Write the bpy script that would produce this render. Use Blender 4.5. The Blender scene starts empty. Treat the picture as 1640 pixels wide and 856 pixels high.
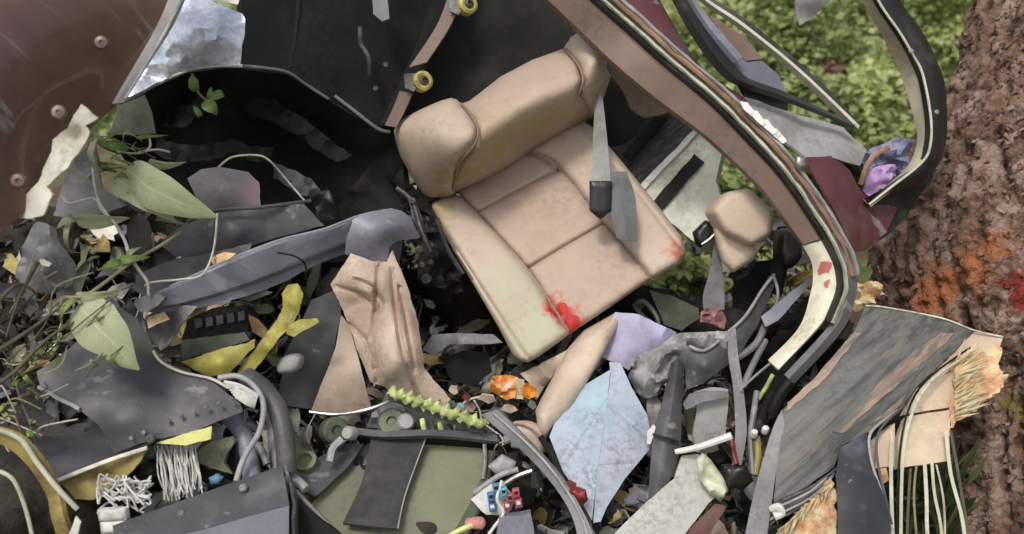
import bpy, bmesh, math, random
import numpy as np
from mathutils import Vector, Matrix, noise
from mathutils.geometry import delaunay_2d_cdt

random.seed(7)
R = math.radians
scene = bpy.context.scene
col = scene.collection

# ---------------------------------------------------------------- camera, sky, sun, exposure
PITCH, CAMZ, FPX, W0, H0 = R(22), 1.55, 1575.0, 1640, 856
cam = bpy.data.cameras.new('camera')
cam.sensor_width = 36; cam.lens = 36 * FPX / W0
cam.clip_start = 0.02; cam.clip_end = 400
cam.dof.use_dof = True; cam.dof.focus_distance = 2.3; cam.dof.aperture_fstop = 2.5
camo = bpy.data.objects.new('camera', cam); col.objects.link(camo)
camo.location = (0, 0, CAMZ); camo.rotation_euler = (R(90) - PITCH, 0, 0)
scene.camera = camo

SUN_EL, SUN_AZ = R(58), R(205)          # high, soft, from behind the viewer and a little to the left
world = bpy.data.worlds.new('World'); scene.world = world; world.use_nodes = True
nt = world.node_tree
sky = nt.nodes.new('ShaderNodeTexSky'); sky.sky_type = 'NISHITA'; sky.sun_disc = False
sky.sun_elevation = SUN_EL; sky.sun_rotation = SUN_AZ; sky.dust_density = 4.0; sky.air_density = 1.0; sky.ozone_density = 0.6
bg = nt.nodes['Background']; bg.inputs[1].default_value = 0.125
hs = nt.nodes.new('ShaderNodeHueSaturation'); hs.inputs['Saturation'].default_value = .4      # thin overcast: a whiter sky
nt.links.new(sky.outputs[0], hs.inputs['Color']); nt.links.new(hs.outputs[0], bg.inputs[0])
sl = bpy.data.lights.new('sun', 'SUN'); sl.energy = 1.25; sl.angle = R(10); sl.color = (1, .96, .90)
so = bpy.data.objects.new('sun', sl); col.objects.link(so)
sd = Vector((math.sin(SUN_AZ) * math.cos(SUN_EL), math.cos(SUN_AZ) * math.cos(SUN_EL), math.sin(SUN_EL)))
so.rotation_euler = sd.to_track_quat('Z', 'Y').to_euler(); so.location = sd * 20
vs = scene.view_settings
vs.view_transform = 'Standard'; vs.look = 'None'; vs.exposure = 0.40; vs.gamma = 1.0; vs.use_curve_mapping = False

# ---------------------------------------------------------------- places: a sight line and a distance give a point of the wreck
FWD = np.array([0, math.cos(PITCH), -math.sin(PITCH)])
UP = np.array([0, math.sin(PITCH), math.cos(PITCH)])
RIGHT = np.array([1.0, 0, 0])
CAM = np.array([0, 0, CAMZ])
def P(x, y, d):
    return CAM + RIGHT * ((x - W0 / 2) / FPX * d) + UP * ((H0 / 2 - y) / FPX * d) + FWD * d
def PA(a):
    a = np.asarray(a, float)
    return CAM + np.outer((a[:, 0] - W0 / 2) / FPX * a[:, 2], RIGHT) + np.outer((H0 / 2 - a[:, 1]) / FPX * a[:, 2], UP) + np.outer(a[:, 2], FWD)
def dep(pts, d):
    return [(p[0], p[1], p[2] if len(p) > 2 else d) for p in pts]

# ---------------------------------------------------------------- scene bookkeeping
ORG = {}
ROOTS = []
def tag(o, label=None, cat=None, group=None, kind=None):
    if label: o['label'] = label
    if cat: o['category'] = cat
    if group: o['group'] = group
    if kind: o['kind'] = kind
    elif cat: o['kind'] = 'thing'
    return o
def T(name, label, cat, group=None):
    o = bpy.data.objects.new(name, None); o.empty_display_size = 0.05; col.objects.link(o)
    tag(o, label, cat, group); ROOTS.append(o)
    return o
def finish(name, me, mat, parent=None, label=None, cat=None, group=None, kind=None, sharp=38):
    co = np.empty(len(me.vertices) * 3); me.vertices.foreach_get('co', co); co = co.reshape(-1, 3)
    lo, hi = co.min(0), co.max(0)
    c = np.array([(lo[0] + hi[0]) / 2, (lo[1] + hi[1]) / 2, lo[2]])
    me.vertices.foreach_set('co', (co - c).ravel())
    if len(me.polygons):
        me.polygons.foreach_set('use_smooth', np.ones(len(me.polygons), bool))
        if sharp: me.set_sharp_from_angle(angle=R(sharp))
    me.update()
    for m in (mat if isinstance(mat, (list, tuple)) else [mat]): me.materials.append(m)
    o = bpy.data.objects.new(name, me); col.objects.link(o)
    o.location = c; ORG[o.name] = Vector(c)
    if parent is not None: o.parent = parent
    return tag(o, label, cat, group, kind)
def mk(name, V, F, mat, uv=None, mi=None, **k):
    me = bpy.data.meshes.new(name)
    V = np.asarray(V, float)
    me.from_pydata([tuple(v) for v in V], [], [tuple(int(i) for i in f) for f in F])
    if uv is not None:
        lay = me.uv_layers.new(name='UVMap')
        li = np.empty(len(me.loops), np.int32); me.loops.foreach_get('vertex_index', li)
        lay.data.foreach_set('uv', np.asarray(uv, np.float32)[li].ravel())
    if mi is not None: me.polygons.foreach_set('material_index', np.asarray(mi, np.int32))
    return finish(name, me, mat, **k)
def mkq(name, V, Q, mat, n=4, **k):             # large quad/tri soups from arrays
    me = bpy.data.meshes.new(name)
    V = np.asarray(V, np.float32); Q = np.asarray(Q, np.int32).reshape(-1, n)
    me.vertices.add(len(V)); me.vertices.foreach_set('co', V.ravel())
    me.loops.add(Q.size); me.loops.foreach_set('vertex_index', Q.ravel())
    me.polygons.add(len(Q)); me.polygons.foreach_set('loop_start', np.arange(len(Q), dtype=np.int32) * n)
    me.update(calc_edges=True); me.validate()
    return finish(name, me, mat, sharp=0, **k)
def settle():                                   # put every Empty at the base of its thing, keep the pieces where they are
    wl = {o: Vector(ORG[o.name]) for o in col.objects if o.name in ORG}
    for r in ROOTS:
        ch = [c for c in r.children]
        if not ch: continue
        lo = Vector((1e9,) * 3); hi = Vector((-1e9,) * 3)
        for c in ch:
            for b in c.bound_box:
                p = wl[c] + Vector(b)
                lo = Vector(map(min, lo, p)); hi = Vector(map(max, hi, p))
        r.location = ((lo.x + hi.x) / 2, (lo.y + hi.y) / 2, lo.z); wl[r] = r.location.copy()
    for o in wl:
        if o.parent is not None: o.location = wl[o] - wl[o.parent]

# ---------------------------------------------------------------- shapes
def cr_curve(pts, n, closed=False):             # Catmull-Rom through pts, n samples for each span
    p = np.asarray(pts, float); m = len(p); out = []
    for i in range(m if closed else m - 1):
        if closed: a, b, c, d = p[(i - 1) % m], p[i], p[(i + 1) % m], p[(i + 2) % m]
        else: a, b, c, d = p[max(i - 1, 0)], p[i], p[i + 1], p[min(i + 2, m - 1)]
        for j in range(n):
            t = j / n
            out.append(.5 * (2 * b + (c - a) * t + (2 * a - 5 * b + 4 * c - d) * t * t + (3 * b - a - 3 * c + d) * t ** 3))
    if not closed: out.append(p[-1])
    return np.array(out)
def resample(pts, n):
    p = np.asarray(pts, float); s = np.r_[0, np.cumsum(np.linalg.norm(np.diff(p[:, :2], axis=0), axis=1) + 1e-9)]
    t = np.linspace(0, s[-1], n)
    return np.stack([np.interp(t, s, p[:, k]) for k in range(p.shape[1])], 1)
def tps(ctrl):
    c = np.asarray(ctrl, float); xy = c[:, :2] / 200; n = len(c)
    r = np.linalg.norm(xy[:, None] - xy[None], axis=2)
    K = np.where(r > 0, r * r * np.log(r + 1e-12), 0) + np.eye(n) * 2e-3
    A = np.zeros((n + 3, n + 3)); A[:n, :n] = K; A[:n, n] = 1; A[:n, n + 1:] = xy; A[n, :n] = 1; A[n + 1:, :n] = xy.T
    A[n:, n:] = -np.eye(3) * 1e-9
    w = np.linalg.lstsq(A, np.r_[c[:, 2], 0, 0, 0], rcond=None)[0]
    def f(q):
        q = np.asarray(q, float) / 200; rr = np.linalg.norm(q[:, None] - xy[None], axis=2)
        return np.where(rr > 0, rr * rr * np.log(rr + 1e-12), 0) @ w[:n] + w[n] + q @ w[n + 1:]
    return f
def segdist(q, poly, closed=True):
    a = np.asarray(poly, float)[:, :2]; b = np.roll(a, -1, 0) if closed else a[1:]
    if not closed: a = a[:-1]
    best = np.full(len(q), 1e9)
    for s, e in zip(a, b):
        v = e - s; L = v @ v + 1e-9
        t = np.clip(((q - s) @ v) / L, 0, 1)
        best = np.minimum(best, np.linalg.norm(q - (s + t[:, None] * v), axis=1))
    return best
def inside(q, poly):
    x, y = q[:, 0], q[:, 1]; p = np.asarray(poly)[:, :2]; r = np.zeros(len(q), bool); j = len(p) - 1
    for i in range(len(p)):
        xi, yi = p[i]; xj, yj = p[j]
        with np.errstate(divide='ignore', invalid='ignore'):
            h = ((yi > y) != (yj > y)) & (x < (xj - xi) * (y - yi) / (yj - yi + 1e-12) + xi)
        r ^= h; j = i
    return r
def vnormals(V, F):
    n = np.zeros_like(V); F = np.asarray(F)
    fn = np.cross(V[F[:, 1]] - V[F[:, 0]], V[F[:, 2]] - V[F[:, 0]])
    for k in range(F.shape[1]): np.add.at(n, F[:, k], fn)
    return n / (np.linalg.norm(n, axis=1, keepdims=True) + 1e-12)
SEED = [0]
def fbm(v, oct=3): return noise.fractal(Vector(v), 1.0, 2.1, oct)
def sheet(name, outline, mat, d=2.3, th=.004, inner=(), res=16, sm=0, jag=None, cr=0, crf=7, crs=(1, 1, 1), puff=0, pw=40, grooves=(), gd=.006, gw=5, block=0, ridge=0, **k):
    """A panel, skin, cloth or pad: outline and inner points fix its surface; th its thickness (block: straight back),
    jag tears the edge, cr crumples it, puff rounds it into a pad, grooves sink seams."""
    SEED[0] += 1; sd_ = SEED[0] * 3.71
    if jag is None: jag = 0 if (puff or block) else 1.3
    ctrl = np.array(dep(outline, d) + dep(inner, d), float)
    o = np.array(dep(outline, d), float)
    if sm: o = cr_curve(o, sm, True)
    per = []
    for i in range(len(o)):
        a, b = o[i], o[(i + 1) % len(o)]
        m = max(1, int(np.linalg.norm(b[:2] - a[:2]) / res + .5))
        for j in range(m): per.append(a + (b - a) * j / m)
    o = np.array(per)
    if jag:
        for i in range(len(o)):
            q = (o[i, 0] * .055, o[i, 1] * .055, sd_)
            v = noise.noise_vector(Vector(q)) + .6 * noise.noise_vector(Vector(q) * 3.1)
            o[i, 0] += v[0] * jag; o[i, 1] += v[1] * jag
    lo, hi = o[:, :2].min(0), o[:, :2].max(0)
    gx, gy = np.meshgrid(np.arange(lo[0], hi[0], res), np.arange(lo[1], hi[1], res * .87))
    gx[1::2] += res / 2
    g = np.stack([gx.ravel(), gy.ravel()], 1)
    rg = np.random.RandomState(SEED[0]); g += rg.uniform(-.18, .18, g.shape) * res
    g = g[inside(g, o)]
    if len(g): g = g[segdist(g, o) > res * .55]
    if len(grooves):
        ex = []
        for gl in grooves:
            gp = resample(cr_curve(np.array(gl, float), 6), max(4, int(np.linalg.norm(np.diff(np.array(gl, float), axis=0), axis=1).sum() / 4)))
            tg = np.gradient(gp, axis=0); tg /= np.linalg.norm(tg, axis=1, keepdims=True) + 1e-9; nn_ = np.stack([-tg[:, 1], tg[:, 0]], 1)
            for w_ in (0, 2.6, -2.6, 5.5, -5.5, 9.5, -9.5): ex.append(gp + nn_ * w_)
        ex = np.concatenate(ex); ex = ex[inside(ex, o)]; ex = ex[segdist(ex, o) > 2.5]
        gd_ = np.min([segdist(g, gl, False) for gl in grooves], axis=0); g = g[gd_ > 12]
        keep = []
        for e in ex:
            if all((e[0] - k_[0]) ** 2 + (e[1] - k_[1]) ** 2 > 3.2 for k_ in keep): keep.append(e)
        g = np.r_[g, np.array(keep)] if keep else g
    q = np.r_[o[:, :2], g]
    nb = len(o)
    vs_, _, fs, ov, _, _ = delaunay_2d_cdt([Vector(v) for v in q], [], [list(range(nb))], 1, 1e-4)
    q = np.array([tuple(v) for v in vs_]); F = np.array([list(f) for f in fs if len(f) == 3])
    F = F[:, ::-1] if True else F
    D = tps(ctrl)(q)
    if puff:
        t = np.clip(segdist(q, o) / pw, 0, 1); D = D - puff * np.sqrt(1 - (1 - t) ** 2)
    for gl in grooves: D = D + gd * np.exp(-(segdist(q, gl, False) / gw) ** 2)
    V = PA(np.c_[q, D])
    if cr:
        for i in range(len(V)):
            p = V[i] * np.array(crs) * crf + sd_
            f = fbm(p, 3) + (.8 * (abs(noise.noise(Vector(p * 1.7 + 9))) * 2 - .5) if ridge else 0)
            V[i] = V[i] + FWD * (cr * f)
    N = vnormals(V, F)
    if (N @ FWD).mean() > 0: F = F[:, ::-1]; N = -N
    n = len(V)
    B = V + FWD * block if block else V - N * th
    cnt = {}
    for f in F:
        for a, b in ((f[0], f[1]), (f[1], f[2]), (f[2], f[0])):
            cnt[(a, b)] = 1
    faces = [tuple(f) for f in F] + [tuple(i + n for i in f[::-1]) for f in F]
    for (a, b) in cnt:
        if (b, a) not in cnt: faces.append((b, a, a + n, b + n))
    uv = np.r_[q, q] / 400.0
    if puff: k.setdefault('sharp', 75)
    return mk(name, np.r_[V, B], faces, mat, uv=uv, **k)
def loft(name, rails, mat, d=2.3, n=6, th=.004, cr=0, crf=8, samples=None, cross=1, **k):
    """A band between two or more rails, smooth along its length."""
    SEED[0] += 1; sd_ = SEED[0] * 2.3
    rr = [cr_curve(dep(r, d), n) for r in rails]
    m = samples or max(len(r) for r in rr)
    rr = [resample(r, m) for r in rr]
    if cross > 1:
        st = np.array(rr); new = []
        for j in range(m):
            c = cr_curve(st[:, j], cross) ; new.append(c)
        rr = [np.array([new[j][i] for j in range(m)]) for i in range(len(new[0]))]
    c = len(rr)
    V = np.concatenate([PA(r) for r in rr])
    if cr:
        for i in range(len(V)): V[i] += FWD * cr * fbm(V[i] * crf + sd_, 3)
    Q = np.array([(i * m + j, i * m + j + 1, (i + 1) * m + j + 1, (i + 1) * m + j) for i in range(c - 1) for j in range(m - 1)])
    N = vnormals(V, Q)
    if (N @ FWD).mean() > 0: Q = Q[:, ::-1]; N = -N
    B = V - N * th; nv = len(V)
    faces = [tuple(f) for f in Q] + [tuple(i + nv for i in f[::-1]) for f in Q]
    cnt = {(f[a], f[(a + 1) % 4]) for f in Q for a in range(4)}
    for (a, b) in cnt:
        if (b, a) not in cnt: faces.append((b, a, a + nv, b + nv))
    ij = np.array([(j / (m - 1), i / (c - 1)) for i in range(c) for j in range(m)])
    return mk(name, np.r_[V, B], faces, mat, uv=np.r_[ij, ij], **k)
def tubegeo(p, r, n=8, flat=1.0):
    p = np.asarray(p, float); m = len(p); r = np.broadcast_to(np.asarray(r, float), (m,)) if np.ndim(r) == 0 or len(r) == m else np.interp(np.linspace(0, 1, m), np.linspace(0, 1, len(r)), r)
    t = np.gradient(p, axis=0); t /= np.linalg.norm(t, axis=1, keepdims=True) + 1e-12
    u = np.cross(t[0], FWD); u = u if np.linalg.norm(u) > .1 else np.cross(t[0], UP); u /= np.linalg.norm(u)
    V = []
    for i in range(m):
        u = u - t[i] * (u @ t[i]); u /= np.linalg.norm(u) + 1e-12; w = np.cross(t[i], u)
        for a in range(n):
            an = 2 * math.pi * a / n
            V.append(p[i] + r[i] * (u * math.cos(an) + w * math.sin(an) * flat))
    F = [(i * n + a, i * n + (a + 1) % n, (i + 1) * n + (a + 1) % n, (i + 1) * n + a) for i in range(m - 1) for a in range(n)]
    F += [tuple(range(n))[::-1], tuple((m - 1) * n + a for a in range(n))]
    return V, F
def tube(name, pts, r, mat, d=2.3, n=8, sub=6, flat=1.0, world=False, **k):
    p = np.array(pts if world else PA(dep(pts, d)), float)
    if sub > 1 and len(p) > 2: p = cr_curve(p, sub)
    V, F = tubegeo(p, r, n, flat)
    return mk(name, V, F, mat, **k)
def turned(name, c, axis, prof, mat, n=20, **k):          # lathe: prof = [(radius, height)], axis = direction of height
    ax = Vector(axis).normalized(); q = ax.to_track_quat('Z', 'Y')
    V = []; F = []
    for (r, h) in prof:
        for a in range(n):
            an = 2 * math.pi * a / n
            V.append(Vector(c) + q @ Vector((r * math.cos(an), r * math.sin(an), h)))
    m = len(prof)
    F = [(i * n + a, i * n + (a + 1) % n, (i + 1) * n + (a + 1) % n, (i + 1) * n + a) for i in range(m - 1) for a in range(n)]
    F += [tuple(range(n))[::-1], tuple((m - 1) * n + a for a in range(n))]
    return mk(name, V, F, mat, **k)
def bolt(name, x, y, d, r, mat, parent, h=.5, tilt=(0, 0), **k):
    ax = -FWD + RIGHT * tilt[0] + UP * tilt[1]
    return turned(name, P(x, y, d), ax, [(r, -.004), (r, r * h * .6), (r * .8, r * h), (r * .34, r * h * 1.05), (r * .3, r * h * .6), (.0005, r * h * .6)], mat, 14, parent=parent, **k)
def leaf(name, a, b, wpx, mat, d=2.0, d2=None, fold=.25, curl=.02, side=0.0, n=14, parent=None, shape=.55, **k):
    """A leaf with a midrib from a to b, folded along it and curled to the tip."""
    SEED[0] += 1
    d2 = d if d2 is None else d2
    A, B = P(a[0], a[1], d), P(b[0], b[1], d2)
    L = np.linalg.norm(B - A); t = (B - A) / L
    s = np.cross(t, FWD); s /= np.linalg.norm(s); nn = np.cross(s, t); nn = nn if nn @ FWD < 0 else -nn
    s = s * math.cos(side) + nn * math.sin(side); nn = np.cross(s, t); nn = nn if nn @ FWD < 0 else -nn
    hw = wpx / FPX * d / 2
    V = []; uv = []
    cols = [-1, -.66, -.33, 0, .33, .66, 1]
    for i in range(n + 1):
        v = i / n
        w = hw * (math.sin(math.pi * v ** shape) ** .8 if 0 < v < 1 else .03)
        wob = .12 * hw * noise.noise(Vector((v * 4, SEED[0], 0)))
        c = A + t * L * v + nn * (curl * math.sin(math.pi * v) - curl * .8 * v * v) + s * wob
        for u in cols:
            V.append(c + s * w * u + nn * (w * abs(u) * fold - w * .25 * u * u + .003 * noise.noise(Vector((v * 5, u * 2, SEED[0] + 3)))))
            uv.append((u * .5 + .5, v))
    m = len(cols)
    V = np.array(V)
    Q = [(i * m + j, i * m + j + 1, (i + 1) * m + j + 1, (i + 1) * m + j) for i in range(n) for j in range(m - 1)]
    N = vnormals(V, np.array(Q)); nv = len(V)
    F = Q + [tuple(x + nv for x in f[::-1]) for f in Q]
    cnt = {(f[a_], f[(a_ + 1) % 4]) for f in Q for a_ in range(4)}
    for (p_, q_) in cnt:
        if (q_, p_) not in cnt: F.append((q_, p_, p_ + nv, q_ + nv))
    return mk(name, np.r_[V, V - N * .0008], F, mat, uv=uv + uv, parent=parent, **k)

# ---------------------------------------------------------------- materials
def M(name, c, rough=.6, metal=0, var=.25, vs=6, c2=None, mixs=3, mixc=.5, mixw=.12, bump=.25, bs=45, bd=.004, coat=0, streak=None, spec=.5, spots=(), trans=0, sheen=0, scr=0, dirt=.45):
    """Base colour c varied by noise, c2 as patches of dirt, wear or painted reflection, fine relief; streak stretches the grain along an axis;
    spots = stains or painted shade tints (centre, radius, colour)."""
    m = bpy.data.materials.new(name); m.use_nodes = True
    t = m.node_tree; nd = t.nodes; lk = t.links.new
    b = nd['Principled BSDF']
    b.inputs['Roughness'].default_value = rough; b.inputs['Metallic'].default_value = metal
    b.inputs['Coat Weight'].default_value = coat; b.inputs['Specular IOR Level'].default_value = spec
    if sheen: b.inputs['Sheen Weight'].default_value = sheen
    if trans: b.inputs['Transmission Weight'].default_value = trans
    tc = nd.new('ShaderNodeTexCoord'); oi = nd.new('ShaderNodeObjectInfo')
    ad = nd.new('ShaderNodeVectorMath'); ad.operation = 'ADD'
    sc_ = nd.new('ShaderNodeVectorMath'); sc_.operation = 'SCALE'; sc_.inputs[0].default_value = (13, 7, 29)
    lk(oi.outputs['Random'], sc_.inputs['Scale']); lk(tc.outputs['Object'], ad.inputs[0]); lk(sc_.outputs[0], ad.inputs[1])
    vec = ad.outputs[0]
    if streak:
        mp = nd.new('ShaderNodeMapping'); mp.vector_type = 'TEXTURE'; mp.inputs['Rotation'].default_value = streak[0]; mp.inputs['Scale'].default_value = streak[1]
        lk(vec, mp.inputs[0]); svec = mp.outputs[0]
    else: svec = vec
    def nz(s, det=5, v=vec, ro=.55):
        n = nd.new('ShaderNodeTexNoise'); n.inputs['Scale'].default_value = s; n.inputs['Detail'].default_value = det; n.inputs['Roughness'].default_value = ro
        lk(v, n.inputs['Vector']); return n.outputs[0]
    def ramp(x, a, bb):
        r = nd.new('ShaderNodeMapRange'); r.inputs[1].default_value = a; r.inputs[2].default_value = bb; r.interpolation_type = 'SMOOTHSTEP'
        lk(x, r.inputs[0]); return r.outputs[0]
    def mix(f, a, bb):
        x = nd.new('ShaderNodeMix'); x.data_type = 'RGBA'
        if isinstance(f, float): x.inputs[0].default_value = f
        else: lk(f, x.inputs[0])
        for i, q in ((6, a), (7, bb)):
            if isinstance(q, tuple): x.inputs[i].default_value = (*q, 1)
            else: lk(q, x.inputs[i])
        return x.outputs[2]
    lo = tuple(v * (1 - var) for v in c); hi = tuple(min(1, v * (1 + var)) for v in c)
    colr = mix(ramp(nz(vs, 6, svec), .3, .7), lo, hi)
    if c2 is not None:
        msk = ramp(nz(mixs, 8, svec, .65), mixc - mixw, mixc + mixw)
        colr = mix(msk, colr, c2)
        rr = nd.new('ShaderNodeMapRange'); rr.inputs[3].default_value = rough; rr.inputs[4].default_value = min(1, rough + .25)
        lk(msk, rr.inputs[0]); lk(rr.outputs[0], b.inputs['Roughness'])
    if scr:                                              # scratches: thin stretched noise lines
        mp2 = nd.new('ShaderNodeMapping'); mp2.vector_type = 'TEXTURE'; mp2.inputs['Rotation'].default_value = (.4, .9, .7); mp2.inputs['Scale'].default_value = (9, .7, 1)
        lk(vec, mp2.inputs[0])
        s1 = ramp(nz(14, 3, mp2.outputs[0], .7), .63, .70)
        mm = nd.new('ShaderNodeMath'); mm.operation = 'MULTIPLY'; lk(s1, mm.inputs[0]); mm.inputs[1].default_value = scr
        colr = mix(mm.outputs[0], colr, (.42, .41, .40))
    if dirt:                                             # grime: fine specks in drifts
        d1 = ramp(nz(4.5, 5, vec, .6), .42, .66); d2 = ramp(nz(70, 4, vec, .7), .44, .62); d3 = ramp(nz(19, 6, vec, .7), .52, .66)
        dm = nd.new('ShaderNodeMath'); dm.operation = 'MULTIPLY'; lk(d1, dm.inputs[0]); lk(d2, dm.inputs[1])
        dx = nd.new('ShaderNodeMath'); dx.operation = 'MAXIMUM'; lk(dm.outputs[0], dx.inputs[0])
        d4 = nd.new('ShaderNodeMath'); d4.operation = 'MULTIPLY'; lk(d3, d4.inputs[0]); d4.inputs[1].default_value = .45; lk(d4.outputs[0], dx.inputs[1])
        dd_ = nd.new('ShaderNodeMath'); dd_.operation = 'MULTIPLY'; lk(dx.outputs[0], dd_.inputs[0]); dd_.inputs[1].default_value = dirt
        lum = sum(c) / 3
        colr = mix(dd_.outputs[0], colr, (.030 + .22 * lum, .024 + .17 * lum, .018 + .12 * lum))
    if spots:
        ge = nd.new('ShaderNodeNewGeometry')
        wn = nd.new('ShaderNodeTexNoise'); wn.inputs['Scale'].default_value = 42; wn.inputs['Detail'].default_value = 5
        lk(ge.outputs['Position'], wn.inputs['Vector'])
        for sp_ in spots:
            ctr, rad, sc = sp_[:3]; sof = sp_[3] if len(sp_) > 3 else .3
            ds = nd.new('ShaderNodeVectorMath'); ds.operation = 'DISTANCE'; ds.inputs[1].default_value = tuple(ctr)
            lk(ge.outputs['Position'], ds.inputs[0])
            e = nd.new('ShaderNodeMath'); e.operation = 'MULTIPLY_ADD'; lk(wn.outputs[0], e.inputs[0]); e.inputs[1].default_value = rad * 2.6; lk(ds.outputs['Value'], e.inputs[2])
            colr = mix(ramp(e.outputs[0], rad * (2.15 + sof), rad * (2.15 - (sof if sof > .3 else 0))), colr, sc)
    lk(colr, b.inputs['Base Color'])
    if bump:
        bp = nd.new('ShaderNodeBump'); bp.inputs['Strength'].default_value = bump; bp.inputs['Distance'].default_value = bd
        lk(nz(bs, 6, svec), bp.inputs['Height']); lk(bp.outputs[0], b.inputs['Normal'])
    return m
def streakrot(a, b):                                     # rotation that lays the grain along a to b
    v = Vector(P(*b) - P(*a)).normalized()
    return tuple(v.to_track_quat('X', 'Z').to_euler())
def leafmat(name, c, c2, cv):
    m = bpy.data.materials.new(name); m.use_nodes = True; t = m.node_tree; nd = t.nodes; lk = t.links.new
    b = nd['Principled BSDF']; b.inputs['Roughness'].default_value = .55
    uv = nd.new('ShaderNodeUVMap'); sp = nd.new('ShaderNodeSeparateXYZ'); lk(uv.outputs[0], sp.inputs[0])
    def mth(op, a, bb=None, cc=None):
        x = nd.new('ShaderNodeMath'); x.operation = op
        for i, q in enumerate((a, bb, cc)):
            if q is None: continue
            if isinstance(q, (int, float)): x.inputs[i].default_value = q
            else: lk(q, x.inputs[i])
        return x.outputs[0]
    u = mth('ABSOLUTE', mth('SUBTRACT', sp.outputs[0], .5))
    rib = mth('LESS_THAN', u, .022)
    vein = mth('LESS_THAN', mth('ABSOLUTE', mth('SUBTRACT', mth('FRACT', mth('MULTIPLY', mth('SUBTRACT', sp.outputs[1], mth('MULTIPLY', u, .5)), 9)), .5)), .06)
    v = mth('MAXIMUM', rib, mth('MULTIPLY', vein, .55))
    n = nd.new('ShaderNodeTexNoise'); n.inputs['Scale'].default_value = 22; n.inputs['Detail'].default_value = 6
    tc = nd.new('ShaderNodeTexCoord'); lk(tc.outputs['Object'], n.inputs['Vector'])
    mr = nd.new('ShaderNodeMapRange'); mr.inputs[1].default_value = .35; mr.inputs[2].default_value = .68; lk(n.outputs[0], mr.inputs[0])
    m1 = nd.new('ShaderNodeMix'); m1.data_type = 'RGBA'; lk(mr.outputs[0], m1.inputs[0]); m1.inputs[6].default_value = (*c, 1); m1.inputs[7].default_value = (*c2, 1)
    m2 = nd.new('ShaderNodeMix'); m2.data_type = 'RGBA'; lk(v, m2.inputs[0]); lk(m1.outputs[2], m2.inputs[6]); m2.inputs[7].default_value = (*cv, 1)
    n2 = nd.new('ShaderNodeTexNoise'); n2.inputs['Scale'].default_value = 48; n2.inputs['Detail'].default_value = 6; lk(tc.outputs['Object'], n2.inputs['Vector'])
    r2 = nd.new('ShaderNodeMapRange'); r2.inputs[1].default_value = .66; r2.inputs[2].default_value = .74; lk(n2.outputs[0], r2.inputs[0])
    m3 = nd.new('ShaderNodeMix'); m3.data_type = 'RGBA'; lk(r2.outputs[0], m3.inputs[0]); lk(m2.outputs[2], m3.inputs[6]); m3.inputs[7].default_value = (.16, .12, .05, 1)
    lk(m3.outputs[2], b.inputs['Base Color'])
    tr = nd.new('ShaderNodeBsdfTranslucent'); lk(m3.outputs[2], tr.inputs[0]); ms = nd.new('ShaderNodeMixShader'); ms.inputs[0].default_value = .25
    lk(b.outputs[0], ms.inputs[1]); lk(tr.outputs[0], ms.inputs[2]); lk(ms.outputs[0], nd['Material Output'].inputs[0])
    bp = nd.new('ShaderNodeBump'); bp.inputs['Strength'].default_value = .35; bp.inputs['Distance'].default_value = .003
    lk(v, bp.inputs['Height']); lk(bp.outputs[0], b.inputs['Normal'])
    return m
def foliagemat(name, c, c2, trans=.35):                  # one tone for each leaf, light passing through
    m = bpy.data.materials.new(name); m.use_nodes = True; t = m.node_tree; nd = t.nodes; lk = t.links.new
    b = nd['Principled BSDF']; b.inputs['Roughness'].default_value = .5
    ge = nd.new('ShaderNodeNewGeometry')
    mx = nd.new('ShaderNodeMix'); mx.data_type = 'RGBA'; lk(ge.outputs['Random Per Island'], mx.inputs[0])
    mx.inputs[6].default_value = (*c, 1); mx.inputs[7].default_value = (*c2, 1); lk(mx.outputs[2], b.inputs['Base Color'])
    tr = nd.new('ShaderNodeBsdfTranslucent'); lk(mx.outputs[2], tr.inputs[0])
    ms = nd.new('ShaderNodeMixShader'); ms.inputs[0].default_value = trans
    lk(b.outputs[0], ms.inputs[1]); lk(tr.outputs[0], ms.inputs[2]); lk(ms.outputs[0], nd['Material Output'].inputs[0])
    return m

RED = (.40, .016, .012)
DKRED = (.16, .02, .012)
m_burg = M('burgundy_paint', (.105, .042, .05), .34, var=.3, vs=3, c2=(.15, .085, .05), mixs=2.2, mixc=.52, mixw=.2, bump=.12, bs=25, coat=.5, scr=.35)  # brown c2 patches paint the soft reflection in the glossy panel
m_burg2 = M('burgundy_paint_dull', (.11, .032, .04), .45, var=.3, c2=(.16, .09, .07), mixs=4, mixc=.6, bump=.2, scr=.5)
m_cream = M('cream_torn_composite', (.66, .64, .55), .6, var=.25, c2=(.36, .30, .16), mixs=14, mixc=.56, bump=.6, bs=60)
m_creambox = M('pale_console_plastic', (.58, .60, .50), .45, var=.12, c2=(.42, .43, .38), mixs=6, mixc=.6, bump=.15)
m_acryl = M('cracked_acrylic', (.50, .52, .66), .16, metal=.35, var=.35, vs=14, c2=(.72, .78, .86), mixs=18, mixc=.52, bump=.5, bs=30, spec=.8)  # clear plastic; pale blue tones paint the sky it reflects
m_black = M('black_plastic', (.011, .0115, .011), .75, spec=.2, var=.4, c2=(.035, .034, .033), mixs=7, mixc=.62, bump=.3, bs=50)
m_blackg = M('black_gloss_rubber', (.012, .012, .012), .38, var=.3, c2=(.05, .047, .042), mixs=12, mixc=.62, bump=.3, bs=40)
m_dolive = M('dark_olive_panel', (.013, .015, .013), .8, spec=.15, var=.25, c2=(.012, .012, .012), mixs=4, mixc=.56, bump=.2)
m_olive = M('olive_panel', (.19, .20, .115), .55, var=.15, c2=(.13, .13, .12), mixs=4, mixc=.55, mixw=.25, bump=.2)
m_oliveg = M('olive_green_panel', (.10, .115, .075), .6, var=.2, c2=(.06, .07, .05), mixs=7, bump=.3)
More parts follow.
